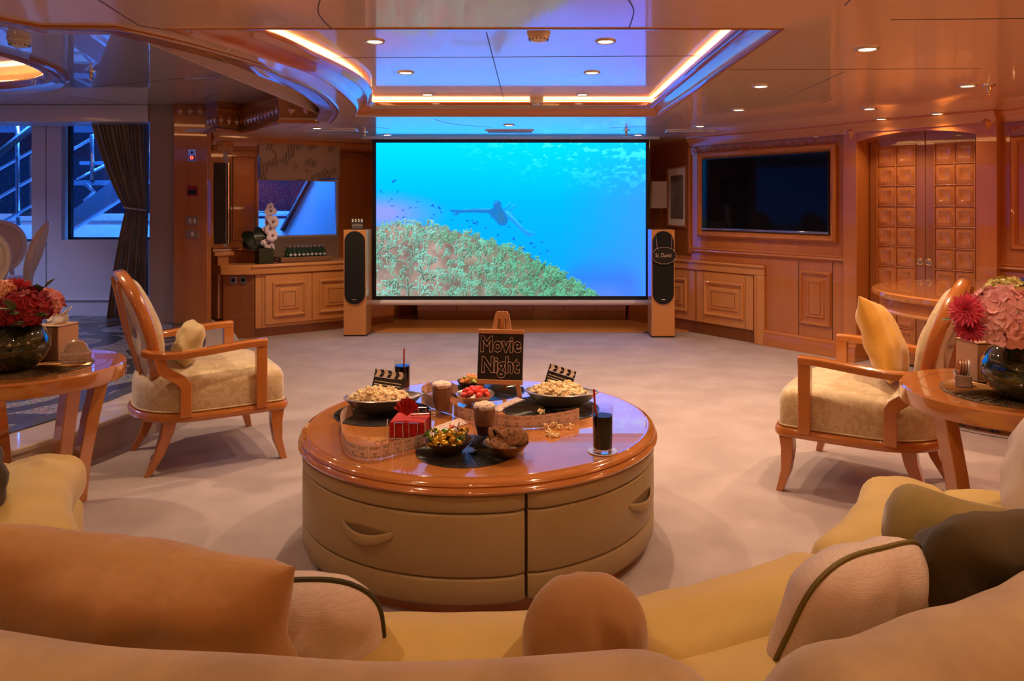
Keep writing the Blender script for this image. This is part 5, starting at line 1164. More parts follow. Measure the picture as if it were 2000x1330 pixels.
# ---- curtain
m_cur = pbr('olive_grey_silk', (.25,.215,.165), .5, sheen=.4, var=(.20,.17,.125), vscale=7)
ct = thing('curtain', 'heavy grey-brown curtain tied back beside the dining window', 'curtain', (0,YP+.30,0)); Yc = YP+.30
zT, zK, zB = Z(226,Yc), Z(407,Yc), PF+.01
def cur(u_, v_):
    z = zB+(zT-zB)*v_
    kz = (z-zK)/(zT-zK) if z > zK else (zK-z)/(zK-zB)
    if z > zK: xl = X(250,Yc)+(X(176,Yc)-X(250,Yc))*kz**.75
    else: xl = X(250,Yc)+(X(212,Yc)-X(250,Yc))*kz**.8
    xr_ = X(289,Yc) if z > zK else X(289,Yc)
    amp = .045*(.35+.65*min(1,kz*1.6)); ph = u_*PI*2*13+1.3*math.sin(v_*3+u_*5)
    return Vector((xl+(xr_-xl)*u_+.008*math.cos(ph*1.0), amp*math.sin(ph)+.012*math.sin(ph*2.3+v_*2)-.02, z))
M().grid(cur, 210, 40).ob('drape', m_cur, ct, ang=80)
M().tube([Vector((X(247,Yc)+(X(290,Yc)-X(247,Yc))*k/16, -.055-.02*math.sin(PI*k/16), zK+.012-.03*k/16)) for k in range(17)], .012, 8, flat=.7).ob('tie_band', m_cream, ct)

# ---- wall fittings on the pillar and orchid, tray, bottles
def plate(label, cat, px, py, w, h, mat, name): 
    p_ = dp(px,py,YQ); t_ = thing(name, label, cat, (p_.x, YQ, p_.z)); M().box(-w/2,w/2,-.008,0,-h/2,h/2).ob('face_plate', mat, t_, bev=.002); return t_
for (py, n_, lab) in ((431,2,'brass light switch with two rockers on the wooden pillar'),(457,1,'brass switch plate with one rocker, lower on the pillar')):
    t_ = plate(lab,'light switch',376.5,py,.13,.085,m_brass,'light_switch')
    for k in range(n_): x = (k-(n_-1)/2)*.045; M().box(x-.011,x+.011,-.012,-.007,-.022,.022).ob('rocker', m_cream, t_, bev=.002)
m_red = pbr('red_plastic', (.30,.012,.010), .35); t_ = plate('dark red fire call point on the wooden pillar','call point',376,373,.10,.10,m_red,'fire_call_point'); M().box(-.04,.04,-.011,-.008,-.035,.012).ob('call_window', m_black, t_)
t_ = plate('small alarm panel with a glowing red light high on the pillar','alarm',375.5,303,.075,.115,m_chrome,'alarm_panel'); M().lathe([(.014,0),(.012,.004),(0,.004)], 16, mat=Matrix.Translation((0,-.008,.025))@Matrix.Rotation(PI/2,4,'X')).ob('key_switch', m_black, t_)
M().box(-.03,.03,-.012,-.008,-.045,-.005).ob('alarm_light', m_red, t_); M().tube([Vector((.012*math.cos(a),-.013,-.025+.012*math.sin(a))) for a in [2*PI*i/14 for i in range(14)]], .004, 6, closed=True).ob('red_led_ring', emis('red_led', (1,.05,.04), 5), t_)
zw = zc1+.001
op = Lf.w(Lf.x(516,.13), .13, zw); orc = thing('potted_orchid', 'white orchid in a dark woven square pot at the left of the bar', 'plant', tuple(op), Lf.ang)
m_pot = pbr('dark_green_woven_pot', (.02,.026,.008), .5)
pt_ = M().box(-.075,.075,-.075,.075,0,.15).ob('pot', m_pot, orc, bev=.004); wv_ = M()
for r_ in range(9):
    for c in range(9):
        if (r_+c)%2: wv_.box(-.073+.0165*c,-.073+.0165*c+.013,-.079,-.074,.006+.016*r_,.006+.016*r_+.012)
wv_.ob('weave', pbr('pot_weave', (.05,.06,.02), .5), pt_, kind='stuff'); M().box(-.068,.068,-.068,.068,.15,.156).ob('bark', pbr('bark', (.05,.03,.015), .9, bump=(60,.8)), orc)
ol = M(); ol.grid(lambda a,b_: Vector((.09*(b_-.5)*2*math.sin(PI*(.06+.9*a))**.6*.55, .30*a, .10*math.sin(a*2.4)-.10*a*a)), 9, 5); OL = ol.mesh('orchid_leaf', pbr('orchid_leaf', (.012,.022,.010), .35, coat=.4), ang=80)
for (rx, rz_, s_) in ((1.30,-.10,.80),(1.15,-.75,.85),(1.2,.55,.62),(1.0,-1.15,.7),(.9,1.1,.55)): put('leaf', OL, orc, (-.03,-.01,.15), (rx,rz_,0), (s_*1.7,s_,s_))
Yo = op.y; OV = lambda px, py: Matrix.Rotation(-Lf.ang,3,'Z')@(dp(px,py,Yo)-op)
M().tube(catmull([Vector((-.02,0,.15)),OV(499,460),OV(499,430),OV(505,416),OV(517,416),OV(523,424),OV(525,450),OV(526,480)],5), .0045, 6).ob('stem', m_stem, orc)
fm_ = M()
for k in range(5):
    a = PI/2+2*PI*k/5; big = 1.0 if k in (1,4) else .82; R3 = Matrix.Rotation(a,4,'Y'); s_ = .05*big
    fm_.grid(lambda a_,b_: (R3@Vector((s_*a_, -.004-.012*math.sin(a_*PI), (b_-.5)*s_*1.15*math.sin(PI*(.1+.84*a_))**.6))), 6, 5)
ORC = fm_.mesh('orchid_flower', pbr('white_petal', (.80,.68,.70), .6, sheen=.2), ang=80); lipm = M().ball((0,-.014,-.004), .010, 8, 5).mesh('orchid_lip', pbr('orchid_lip', (.25,.08,.06), .6))
for i, (px,py,s_) in enumerate(((528,412,1.0),(524,424,.7),(532,432,1.05),(521,434,.7),(527,447,1.05),(530,461,1.0),(520,447,.7),(522,476,.95),(514,474,.7),(529,482,.7),(526,404,.7))):
    f_ = put('flower', ORC, orc, OV(px,py)+Vector((0,-.015*(i%3),0)), (.2*(i%3-1),.5*i,.25*(i%2)), (s_*1.3,s_*1.3,s_*1.3)); put('flower_lip', lipm, f_)
m_tray = wood('walnut_tray', (.20,.10,.05), (.28,.15,.08), 0, .4, .2)
ta_, tb_ = Lf.x(545,.12), Lf.x(645,.12); tw = (tb_-ta_)/2; td = .15; tpos = Lf.w((ta_+tb_)/2, .205, zw)
ty_ = thing('serving_tray', 'wooden serving tray with cut-out handle holding small green bottles on the bar', 'tray', tuple(tpos), Lf.ang)
M().box(-tw,tw,-td,td,0,.008).ob('tray_base', m_tray, ty_); M().box(-tw,tw,-td,-td+.01,0,.055).ob('tray_side', m_tray, ty_, bev=.002); M().box(-tw,tw,td-.01,td,0,.055).ob('tray_side', m_tray, ty_, bev=.002)
for sx in (-1,1):
    m = M(); x = sx*(tw-.005); m.box(x-.005,x+.005,-td+.01,td-.01,0,.02); m.box(x-.005,x+.005,-td+.01,-.05,.02,.055); m.box(x-.005,x+.005,.05,td-.01,.02,.055); m.box(x-.005,x+.005,-.05,.05,.044,.055); m.ob('tray_end', m_tray, ty_, bev=.002)
m_bot = pbr('green_bottle_glass', (.012,.06,.022), .08, coat=1, trans=.3); m_lab = pbr('pale_label', (.55,.56,.62), .5)
bpro = [(0,0),(.027,0),(.029,.004),(.029,.075),(.026,.095),(.013,.125),(.011,.148),(.0125,.15),(.0125,.154),(0,.154)]
BM = M().lathe(bpro, 14).mesh('bottle_glass', m_bot, ang=60); LM = M().lathe([(.0295,.012),(.0297,.013),(.0297,.040),(.0295,.041)], 14, cap=False).mesh('bottle_label', m_lab); OVM = M()
OVM.grid(lambda a,b_: Vector((.0298*math.sin((a-.5)*1.3*math.sin(PI*(.1+.8*b_))), -.0298*math.cos((a-.5)*1.3), .052+.03*b_)), 6, 6); OVM = OVM.mesh('oval_label', m_lab); CM = M().lathe([(.0135,.143),(.0135,.158),(.012,.160),(0,.160)], 12).mesh('bottle_cap', m_chrome)
words = ['front row','second row']
for r_ in range(2):
    for k in range(9):
        x = -tw+.12+(2*tw-.19)*k/8+.0*r_; bt_ = thing('water_bottle', 'small green water bottle, %s from the left in the %s of the bar tray'%(('first','second','third','fourth','fifth','sixth','seventh','eighth','last')[k],('front row','row behind')[r_]), 'bottle', tuple(tpos+Lf.d*x+Lf.n*(-.075+.085*r_)+Vector((0,0,.0085))), Lf.ang, 'green bottles in the bar tray')
        put('bottle_glass', BM, bt_); put('label', LM, bt_); put('oval_label', OVM, bt_); put('bottle_cap', CM, bt_)
# ================================================================== COFFEE TABLE
TH = .46; CX, CYY = -.228, 3.2; RT = .729
m_leather = pbr('beige_leather', (.29,.205,.095), .45, coat=.1, bump=(180,.1,.002), var=(.32,.23,.11), vscale=4)
tb = thing('coffee_table', 'big round wooden coffee table with four leather drum segments, set for a movie night', 'table', (CX,CYY,0))
M().lathe([(0,TH-.03),(RT-.06,TH-.03),(RT-.03,TH-.004),(RT-.034,TH),(0,TH)], 96).ob('tabletop', m_woodtab, tb)
M().lathe([(RT-.07,TH-.03),(RT-.06,TH-.003),(RT-.032,TH+.001),(RT-.028,TH-.004),(RT-.016,TH-.007),(RT-.006,TH-.016),(RT-.005,TH-.022),(RT-.010,TH-.026),(RT+.0,TH-.032),(RT+.004,TH-.042),(RT-.001,TH-.050),(RT-.012,TH-.053),(RT-.04,TH-.053),(RT-.05,TH-.04)], 96, cap=False).ob('edge_molding', m_woodtab, tb, ang=40)
M().lathe([(0,.0),(RT-.055,.0),(RT-.055,.05),(0,.05)], 96).ob('plinth', m_woodd, tb)
M().lathe([(RT-.06,.05),(RT-.06,TH-.05)], 64).ob('core', m_joint, tb)
RD = RT-.012
zs = (.045,.135,.345,TH-.055)
for q_ in range(4):
    a0, a1 = dg(-73.6+90*q_), dg(16.4+90*q_); g_ = .0055/RD
    first = None
    for (z0, z1) in zip(zs, zs[1:]):
        m = M(); rings = []; n_ = 30
        for i in range(n_+1):
            e = min(i, n_-i); ins = .012*(1-min(1,e/1.5))**2; a = a0+g_+(a1-a0-2*g_)*i/n_; c, s_ = math.cos(a), math.sin(a); R_ = RD-ins
            p_ = [(R_-.05,z0+.001),(R_-.012,z0+.001),(R_-.003,z0+.004),(R_,z0+.011),(R_+.001,(z0+z1)/2),(R_,z1-.011),(R_-.003,z1-.004),(R_-.012,z1-.001),(R_-.05,z1-.001)]
            rings.append([Vector((r*c,r*s_,z)) for r, z in p_])
        m.loft(rings, cap=True); name = 'drum_segment' if z0 == .135 else 'leather_band'
        o_ = m.ob(name, m_leather, tb, ang=60)
        if name == 'drum_segment': first = o_
    am = (a0+a1)/2; hw = .115/RD; m = M(); rg = []
    for i in range(17):
        u_ = i/16; a = am+hw*(2*u_-1); k = math.sin(PI*u_); R_ = RD-.006+.026*k**.7; z = .262-.028*k; w = .012+.008*k
        cc = Vector((R_*math.cos(a),R_*math.sin(a),z)); rd = Vector((math.cos(a),math.sin(a),0)); rg.append([cc+rd*(.006*math.cos(t_))+Vector((0,0,w*math.sin(t_))) for t_ in [2*PI*j/10 for j in range(10)]])
    m.loft(rg, cap=True); m.ob('pull_handle', m_leather, first, ang=80)
    m = M(); m.grid(lambda u_,v_: Vector(((RD+.0022)*math.cos(am+hw*1.02*(2*u_-1)),(RD+.0022)*math.sin(am+hw*1.02*(2*u_-1)), .262-.055*math.sin(PI*u_)*(1-v_)+.012*math.sin(PI*u_)*v_)), 17, 4); m.ob('handle_scoop', pbr('scoop_leather', (.20,.13,.06), .7), first)

T0 = TH+.0005
def tp(px, py, z=T0): return gp(px, py, z)
m_dmat = pbr('black_woven_mat', (.008,.008,.010), .35, coat=.2); m_dfib = pbr('black_fibre', (.022,.020,.020), .25, coat=.3)
def dmat(px, py, R_, lab): 
    p_ = tp(px,py); placemat(lab, (p_.x,p_.y,T0), R_, m_dmat, 'black round placemats on the coffee table', m_dfib); return p_
q1 = dmat(748,806,.205,'black round placemat under the left popcorn bowl'); q2 = dmat(1075,797,.215,'black round placemat under the right popcorn bowl'); q3 = dmat(912,880,.185,'black round placemat nearest the camera under candy and cookies'); q4 = dmat(950,763,.185,'black round placemat farthest back under the fruit and red candy bowls')
M4 = T0+.0045

# ---- bowls
m_silver = pbr('silver', (.80,.75,.70), .32, metal=1); m_bronze = pbr('dark_bronze', (.20,.13,.08), .3, metal=.8)
def dish(label, name, loc, rz, a, b_, h, mat, tail=0.0, ripple=0):
    """oval dish; tail draws one end out into a pointed lip"""
    t_ = thing(name, label, 'bowl', tuple(loc), rz); n_ = 48; rings = []
    def rg(k, z, th=0):
        q_ = []
        for i in range(n_):
            an = 2*PI*i/n_; c, s_ = math.cos(an), math.sin(an); ex_ = 1+tail*max(0,c)**8; w = 1+(.02*math.sin(an*ripple) if ripple else 0)
            q_.append(Vector((a*k*c*ex_*w+th*c, b_*k*s_*w+th*s_, z+.012*tail*max(0,c)**8*k)))
        return q_
    prof_ = [(.42,0),(.5,.0),(.62,h*.15),(.82,h*.5),(.97,h*.92),(1.0,h),(1.01,h+.003),(.985,h+.003),(.95,h*.9),(.78,h*.5),(.55,h*.2),(.02,h*.14)]
    M().loft([rg(k,z) for k, z in prof_], cap=True).ob('bowl_body', mat, t_, ang=60)
    M().tube(rg(1.003,h+.002), .0042, 6, closed=True).ob('rim', mat, t_); return t_
b1 = dish('silver popcorn bowl at the left with a pointed lip', 'popcorn_bowl', (q1.x-.012,q1.y,M4), dg(8), .150, .100, .064, m_silver, .20)
b2 = dish('silver popcorn bowl at the right with a pointed lip', 'popcorn_bowl', (q2.x+.035,q2.y+.03,M4), dg(-12), .146, .100, .062, m_silver, .22)
m_pop = pbr('popcorn', (.80,.62,.34), .85, var=(.90,.76,.52), vscale=90, ramp=(.4,.6)); m_pop.node_tree.nodes['Principled BSDF'].inputs['Specular IOR Level'].default_value = .2
def kernel(m, c, r, r3):
    for k in range(6):
        o_ = Vector((r3.uniform(-1,1),r3.uniform(-1,1),r3.uniform(-.6,1)))*r*.75; m.ball(c+o_, r*r3.uniform(.28,.6), 6, 4, sc=(r3.uniform(.7,1.3),r3.uniform(.7,1.3),r3.uniform(.7,1.3)))
def pile(parent_loc, rz, a, b_, z0, hmax, n_, label, name, r=.0135, seed=0):
    r3 = random.Random(seed); t_ = M()
    for k in range(n_):
        an = r3.uniform(0,2*PI); q_ = r3.random()**.5; x, y = a*q_*math.cos(an), b_*q_*math.sin(an); hz = hmax*(1-q_**2.2)*(.75+.5*mnoise.noise(Vector((x*22,y*22,seed)))); kernel(t_, Vector((x,y,z0+hz*r3.uniform(.72,1)-(.004 if q_ > .8 else 0))), r*r3.uniform(.8,1.15), r3)
    core = M(); core.ball((0,0,z0+.002), 1, 20, 8, sc=(a*.93,b_*.93,hmax*.72)); t_.join(core)
    o_ = t_.ob(name, m_pop, None, ang=80, loc=tuple(parent_loc)); o_.rotation_euler = (0,0,rz); return tag(o_, label, 'popcorn', None, 'stuff')
pile((q1.x-.012,q1.y,M4), dg(8), .120, .076, .060, .050, 280, 'heap of popcorn filling the left silver bowl', 'popcorn', seed=1)
pile((q2.x+.035,q2.y+.03,M4), dg(-12), .118, .076, .058, .048, 270, 'heap of popcorn filling the right silver bowl', 'popcorn', seed=2)
c1 = clapper('black and white clapperboard stuck in the left popcorn heap', .135, .105, (q1.x+.005,q1.y+.035,M4+.062), (dg(-18),dg(7),dg(-6)))
c2 = clapper('black and white clapperboard stuck tilted in the right popcorn heap', .125, .098, (q2.x+.03,q2.y+.075,M4+.062), (dg(-16),dg(15),dg(-14)))
for i, (px,py) in enumerate(((1067,838),(1078,834),(1090,838),(1072,852),(1084,854),(1069,846),(1110,838),(1056,809))):
    m = M(); kernel(m, Vector((0,0,.008)), .0125, random.Random(40+i)); kernel(m, Vector((.010,.004,.008)), .010, random.Random(60+i)); o_ = m.ob('popcorn_piece', m_pop, None, ang=80, loc=tuple(tp(px,py))); tag(o_, 'stray popcorn piece lying on the table in front of the right ticket strip', 'popcorn', 'stray popcorn pieces')
def ribbed(m_): return m_
def candy_bowl(px, py, z, r, h, mat, label):
    p_ = tp(px,py,z); t_ = thing('snack_bowl', label, 'bowl', (p_.x,p_.y,z)); n_ = 60; rings = []
    for k, zz in ((.40,0),(.48,.0),(.66,h*.3),(.86,h*.68),(1.0,h),(1.01,h+.002),(.97,h),(.82,h*.68),(.62,h*.34),(.02,h*.22)):
        rings.append([Vector((r*k*math.cos(2*PI*i/n_)*(1+.022*(i%2)), r*k*math.sin(2*PI*i/n_)*(1+.022*(i%2)), zz)) for i in range(n_)])
    M().loft(rings, cap=True).ob('bowl_body', mat, t_, ang=30); return p_
f1 = candy_bowl(920,760,M4,.066,.042,m_bronze,'small dark bowl of fruit salad at the back of the coffee table')
f2 = candy_bowl(928,788,M4,.085,.044,m_silver,'silver ribbed bowl full of red candies')
f3 = candy_bowl(876,884,M4,.083,.046,m_bronze,'bronze ribbed bowl heaped with shiny wrapped sweets')
f4 = candy_bowl(988,888,M4,.080,.044,m_bronze,'bronze ribbed bowl of chocolate cookies')
def heap(c, R_, z0, specs, n_, seed, mk, dome=.03):
    r3 = random.Random(seed); k = 0
    for i in range(n_):
        an = i*2.39996; q_ = math.sqrt((i+.5)/n_); x, y = R_*q_*math.cos(an), R_*q_*math.sin(an); z = z0+dome*(1-q_*q_)
        mk(i, Vector((c.x+x,c.y+y,z)), r3)
m_redc = pbr('red_candy', (.75,.045,.022), .3, coat=.6, sss=.2); rc = M(); rc.ball((0,0,0), .0165, 12, 8, sc=(1.15,1,.85)); RCM = rc.mesh('red_candy', m_redc)
def mkred(i, p_, r3):
    o_ = bpy.data.objects.new('red_candy', RCM); COL.objects.link(o_); o_.location = p_; o_.rotation_euler = (r3.uniform(-.6,.6),r3.uniform(-.6,.6),r3.uniform(0,6)); tag(o_, 'glossy red candy in the silver bowl', 'candy', 'red candies in the silver bowl')
heap(f2, .058, M4+.038, None, 15, 1, mkred, .028)
FC = [pbr('melon_cube', c_, .35, coat=.4, sss=.2) for c_ in ((.72,.25,.06),(.62,.42,.10),(.35,.38,.10))]; fcm = [M().box(-.012,.012,-.011,.011,-.01,.01).mesh('fruit_cube', m_) for m_ in FC]
def mkf(i, p_, r3):
    o_ = bpy.data.objects.new('fruit_cube', fcm[[0,0,1,0,2,1][i%6]]); COL.objects.link(o_); o_.location = p_; o_.rotation_euler = (r3.uniform(-.8,.8),r3.uniform(-.8,.8),r3.uniform(0,6))
    b_ = o_.modifiers.new('bevel','BEVEL'); b_.width = .004; b_.segments = 2; tag(o_, ('orange melon cube','pale yellow fruit cube','green grape-like fruit cube')[[0,0,1,0,2,1][i%6]]+' in the small dark bowl', 'fruit', ('orange melon cubes','yellow fruit cubes','green fruit cubes')[[0,0,1,0,2,1][i%6]])
heap(f1, .048, M4+.034, None, 14, 2, mkf, .028)
SWM = []
for c_, met in (((.65,.42,.03),.7),((.10,.22,.03),.6),((.65,.08,.03),.5),((.62,.55,.48),.2)):
    m_w = pbr('foil_wrapper', c_, .2, metal=met, coat=.6, bump=(90,.5,.004)); w_ = M(); w_.ball((0,0,0), .0135, 10, 6, sc=(1.3,1,.85))
    for s_ in (-1,1):
        w_.grid(lambda a,b__: Vector((s_*(.017+.018*a), (b__-.5)*(.008+.034*a), .005*math.sin(b__*15)*a)), 3, 9)
    SWM.append(w_.mesh('wrapped_sweet', m_w, ang=60))
def mks(i, p_, r3):
    j = [0,1,0,3,0,1,2,0][i%8]; o_ = bpy.data.objects.new('wrapped_sweet', SWM[j]); COL.objects.link(o_); o_.location = p_; o_.rotation_euler = (r3.uniform(-.7,.7),r3.uniform(-.9,.9),r3.uniform(0,6))
    n_ = ('gold','green','red','white')[j]; tag(o_, n_+' foil-wrapped sweet in the bronze bowl', 'sweet', n_+' wrapped sweets')
heap(f3, .062, M4+.044, None, 20, 3, mks, .030)
m_cook = pbr('cookie', (.17,.070,.026), .9, var=(.23,.105,.040), vscale=45, bump=(70,.6,.004)); ck = M(); r3 = random.Random(4)
ck.grid(lambda a,b__: Vector(((.036+.0015*mnoise.noise(Vector((math.cos(b__*2*PI)*3,math.sin(b__*2*PI)*3,1))))*math.sin(PI*a)**.55*math.cos(2*PI*b__), .036*math.sin(PI*a)**.55*math.sin(2*PI*b__), -.009*math.cos(PI*a)+.0045*mnoise.noise(Vector((a*9,math.cos(b__*6.28)*4,math.sin(b__*6.28)*4))))), 12, 24, cv=True)
CKM = ck.mesh('cookie_body', m_cook, ang=80); chm = M().ball((0,0,0), .0032, 6, 4).mesh('chocolate_chip', pbr('dark_chocolate', (.02,.009,.005), .4))
ckr = ((-.046,.004,.062,.15,1.2,0),(-.016,.012,.066,.1,.8,.4),(.022,-.010,.066,.75,-.1,.3),(.046,.012,.058,.5,-.5,.9),(.018,.04,.060,.3,.1,0),(-.02,-.035,.050,.35,.3,0))
for i, (x,y,z,rx,ry,rz_) in enumerate(ckr):
    t_ = thing('chocolate_cookie', ('cookie standing up at the left of the cookie bowl','cookie leaning second from the left in the cookie bowl','big cookie face-up at the front of the cookie bowl','cookie at the right of the cookie bowl','cookie at the back of the cookie bowl','cookie low at the front left of the cookie bowl')[i], 'cookie', (f4.x+x,f4.y+y,M4+z)); t_.rotation_euler = (rx,ry,rz_)
    put('cookie_body', CKM, t_)
    for k in range(7): an = k*2.4; q_ = .028*math.sqrt((k+.5)/7); put('chocolate_chip', chm, t_, (q_*math.cos(an),q_*math.sin(an),.0078))
# ---- drinks
m_cola = pbr('cola', (.006,.002,.001), .12, spec=.25); m_straw = pbr('red_straw', (.42,.012,.012), .35)
def thin_glass(name):
    m = pane(name, (.96,.97,1)); return m
m_tglass = thin_glass('drinking_glass')
def cola(px, py, z, r, h, fill, label, lean, lstraw):
    p_ = tp(px,py,z); t_ = thing('cola_glass', label, 'drink', (p_.x,p_.y,z)); M().lathe([(0,0),(r*.9,0),(r*.92,.004),(r*1.0,h),(r*.97,h),(r*.90,.016),(0,.016)], 28).ob('glass', m_tglass, t_, ang=60)
    M().lathe([(0,.017),(r*.895,.017),(r*(.9+.07*fill),h*fill),(0,h*fill)], 28).ob('cola', m_cola, t_, ang=60); M().lathe([(r*.86,.001),(r*.9,.004),(r*.89,.0155),(0,.0155)], 28).ob('glass_foot', m_glass, t_)
    M().tube([Vector((-lean*.2,0,.02)), Vector((lean*.9,0,h*.95)), Vector((lean*1.05,.0,lstraw))], .0038, 8).ob('straw', m_straw, t_)
cola(786,762,T0,.038,.142,.84,'tall cola glass with an upright red straw behind the left popcorn bowl',.008,.200)
pc_ = tp(1177,882); cst = thing('round_coaster', 'pale round coaster under the cola glass at the right', 'coaster', (pc_.x,pc_.y,T0)); M().lathe([(0,0),(.052,0),(.054,.002),(.053,.004),(0,.004)], 40).ob('coaster_disc', m_mop, cst)
cola(1177,882,T0+.0045,.0375,.165,.80,'tall cola glass with a slanted red straw on the pale coaster at the right',-.030,.225)
m_shake = pbr('chocolate_milk', (.20,.085,.045), .5, var=(.26,.12,.07), vscale=18); m_shaked = pbr('dark_chocolate_milk', (.06,.022,.012), .5); m_cream2 = pbr('whipped_cream', (.80,.66,.54), .8, var=(.30,.11,.05), vscale=60, ramp=(.52,.62), bump=(120,.5,.004))
def shake(px, py, label, dark):
    p_ = tp(px,py); t_ = thing('milkshake_glass', label, 'drink', (p_.x,p_.y,T0)); h = .132
    go = [(0,0),(.034,0),(.037,.006),(.046,.045),(.052,.085),(.051,.120),(.048,h),(.046,h)]; gi = [(0,.014),(.0255,.015),(.0355,.05),(.0413,.085),(.0418,.118),(.044,h-.006)]
    M().lathe(go+[(x,z) for x, z in reversed(gi)], 32).ob('glass', m_tglass, t_, ang=60)
    if dark: M().lathe([(0,.0145),(.0250,.0155),(.0345,.049),(.037,.056),(0,.056)], 28).ob('dark_layer', m_shaked, t_, ang=60); M().lathe([(0,.056),(.037,.056),(.0408,.085),(.041,.112),(0,.112)], 28).ob('milkshake', m_shake, t_, ang=60)
    else: M().lathe([(0,.0145),(.0250,.0155),(.035,.05),(.0408,.085),(.041,.112),(0,.112)], 28).ob('milkshake', m_shake, t_, ang=60)
    m = M(); r3 = random.Random(px); m.grid(lambda a,b__: Vector(((.0425*math.sin(PI*a)**.6)*math.cos(2*PI*b__), (.0425*math.sin(PI*a)**.6)*math.sin(2*PI*b__), .122-.016*math.cos(PI*a)+.006*math.sin(PI*a)*mnoise.noise(Vector((math.cos(b__*6.28)*2,math.sin(b__*6.28)*2,a*4+px))))), 14, 26, cv=True); m.ob('whipped_cream', m_cream2, t_, ang=80)
shake(863,808,'chocolate milkshake glass ringed by a roll of tickets, the one farther back',False); shake(946,856,'darker chocolate milkshake glass in front, between the ticket strips',True)
# ---- napkin holder
m_nap = pbr('red_napkin', (.42,.012,.008), .8); m_nap2 = pbr('red_napkin_edge', (.40,.008,.010), .85)
pn = tp(796,858); pn = Vector((pn.x,pn.y+.075,T0)); nh = thing('napkin_holder', 'chrome wire napkin holder beside the red napkins on the table', 'napkin holder', tuple(pn), dg(-4)); w_ = .073
for sx in (-1,1): M().tube([(sx*w_,-w_,.0),(sx*w_,-w_,.075)], .0025, 6).ob('corner_wire', m_chrome, nh)
for (x0,x1) in ((-.045,-.012),(.012,.045)):
    M().tube([(x0,-w_-.002,.003),(x0,-w_-.002,.062),(x1,-w_-.002,.062),(x1,-w_-.002,.003)], .0022, 6).ob('front_loop', m_chrome, nh); M().tube([(x0,w_+.002,.003),(x0,w_+.002,.082),(x1,w_+.002,.082),(x1,w_+.002,.003)], .0022, 6).ob('rear_loop', m_chrome, nh)
M().tube([(-w_,-w_,.002),(w_,-w_,.002),(w_,w_,.002),(-w_,w_,.002)], .0025, 6, closed=True).ob('base_wire', m_chrome, nh)
for sx in (1,): M().tube([(w_+.004,.0,.0),(w_+.004,.0,.095)], .005, 8).ob('weight_post', m_chrome, nh)
M().tube([(.0,.0,.072),(w_+.012,.0,.078)], .0035, 8).ob('weight_arm', m_chrome, nh); M().ball((w_+.018,0,.078), .008, 10, 6).ob('weight_knob', m_chrome, nh)
for k in range(12):
    o_ = M().box(-.068+.0006*(k%3),.068-.0006*((k+1)%3),-.068,.068,0,.0046).ob('folded_napkin', m_nap if k > 9 else m_nap2, None, bev=.001, loc=(pn.x,pn.y,pn.z+.003+.005*k)); o_.rotation_euler = (0,0,dg(-4+.5*(k%3))); tag(o_, 'folded red paper napkin, %s in the square stack of the wire holder'%('topmost','second from the top','third from the top','fourth from the top','fifth from the top','sixth from the top','sixth from the bottom','fifth from the bottom','fourth from the bottom','third from the bottom','second from the bottom','bottommost')[11-k], 'napkin', 'stacked red napkins')
fn = M(); n_ = 12
vs = [Vector((0,-.02,.0))]; 
def fan(u_, v_):
    a = dg(22)+dg(136)*u_; r = .066*v_; z_ = (1 if int(round(u_*n_))%2 else -1)*.010*v_; return Vector((r*math.cos(a)*.8, -.03+.05*v_*0+z_-.02*v_, r*math.sin(a)))
fn.grid(fan, n_+1, 5); o_ = fn.ob('fan_napkin', m_nap, None, flat=True, loc=(pn.x-.008,pn.y-.005,pn.z+.064)); o_.rotation_euler = (dg(-25),0,dg(-4)); tag(o_, 'red napkin folded into a fan on top of the napkin stack', 'napkin')
# ---- easel sign
pe_ = tp(976,776,T0); es = thing('easel_sign', 'small wooden easel with a blackboard reading Movie Night', 'sign', (pe_.x,pe_.y,T0), dg(-7)); m_pine = pbr('pine', (.55,.29,.13), .5, var=(.6,.33,.16), vscale=8, stretch=(1,1,.1)); th_ = dg(11)
def EB(m): return M().join(m, Matrix.Rotation(-th_,4,'X'))
for sx in (-1,1): EB(M().bar([Vector((sx*.095,.0,-.0)),Vector((sx*.022,.0,.385))], [(-.010,-.006),(.010,-.006),(.010,.006),(-.010,.006)], up=(0,1,0))).ob('easel_leg', m_pine, es, bev=.001)
M().bar([Vector((0,.155,0)),Vector((0,.072,.36))], [(-.009,-.006),(.009,-.006),(.009,.006),(-.009,.006)], up=(0,1,0)).ob('rear_leg', m_pine, es)
EB(M().box(-.026,.026,-.008,.008,.36,.395)).ob('head_block', m_pine, es, bev=.002)
EB(M().box(-.108,.108,-.022,-.006,.058,.080)).ob('lower_rail', m_pine, es, bev=.002); EB(M().box(-.108,.108,-.022,-.006,.290,.310)).ob('upper_rail', m_pine, es, bev=.002)
bb = EB(M().box(-.106,.106,-.018,-.008,.078,.292)).ob('blackboard', m_black, es)
for txt, z, sz in (('Movie',.238,.098),('Night',.144,.098)):
    m = text_mesh(txt, sz, outline=.0010, sx=.80, fat=.0035); tm = M(); tm.join(m, Matrix.Translation((0,-.020,z))); EB(tm).ob('chalk_lettering', m_chalk, bb)
M().ball((.06,-.09,.300), .004, 8, 5).ob('peg', m_black, es) if False else None
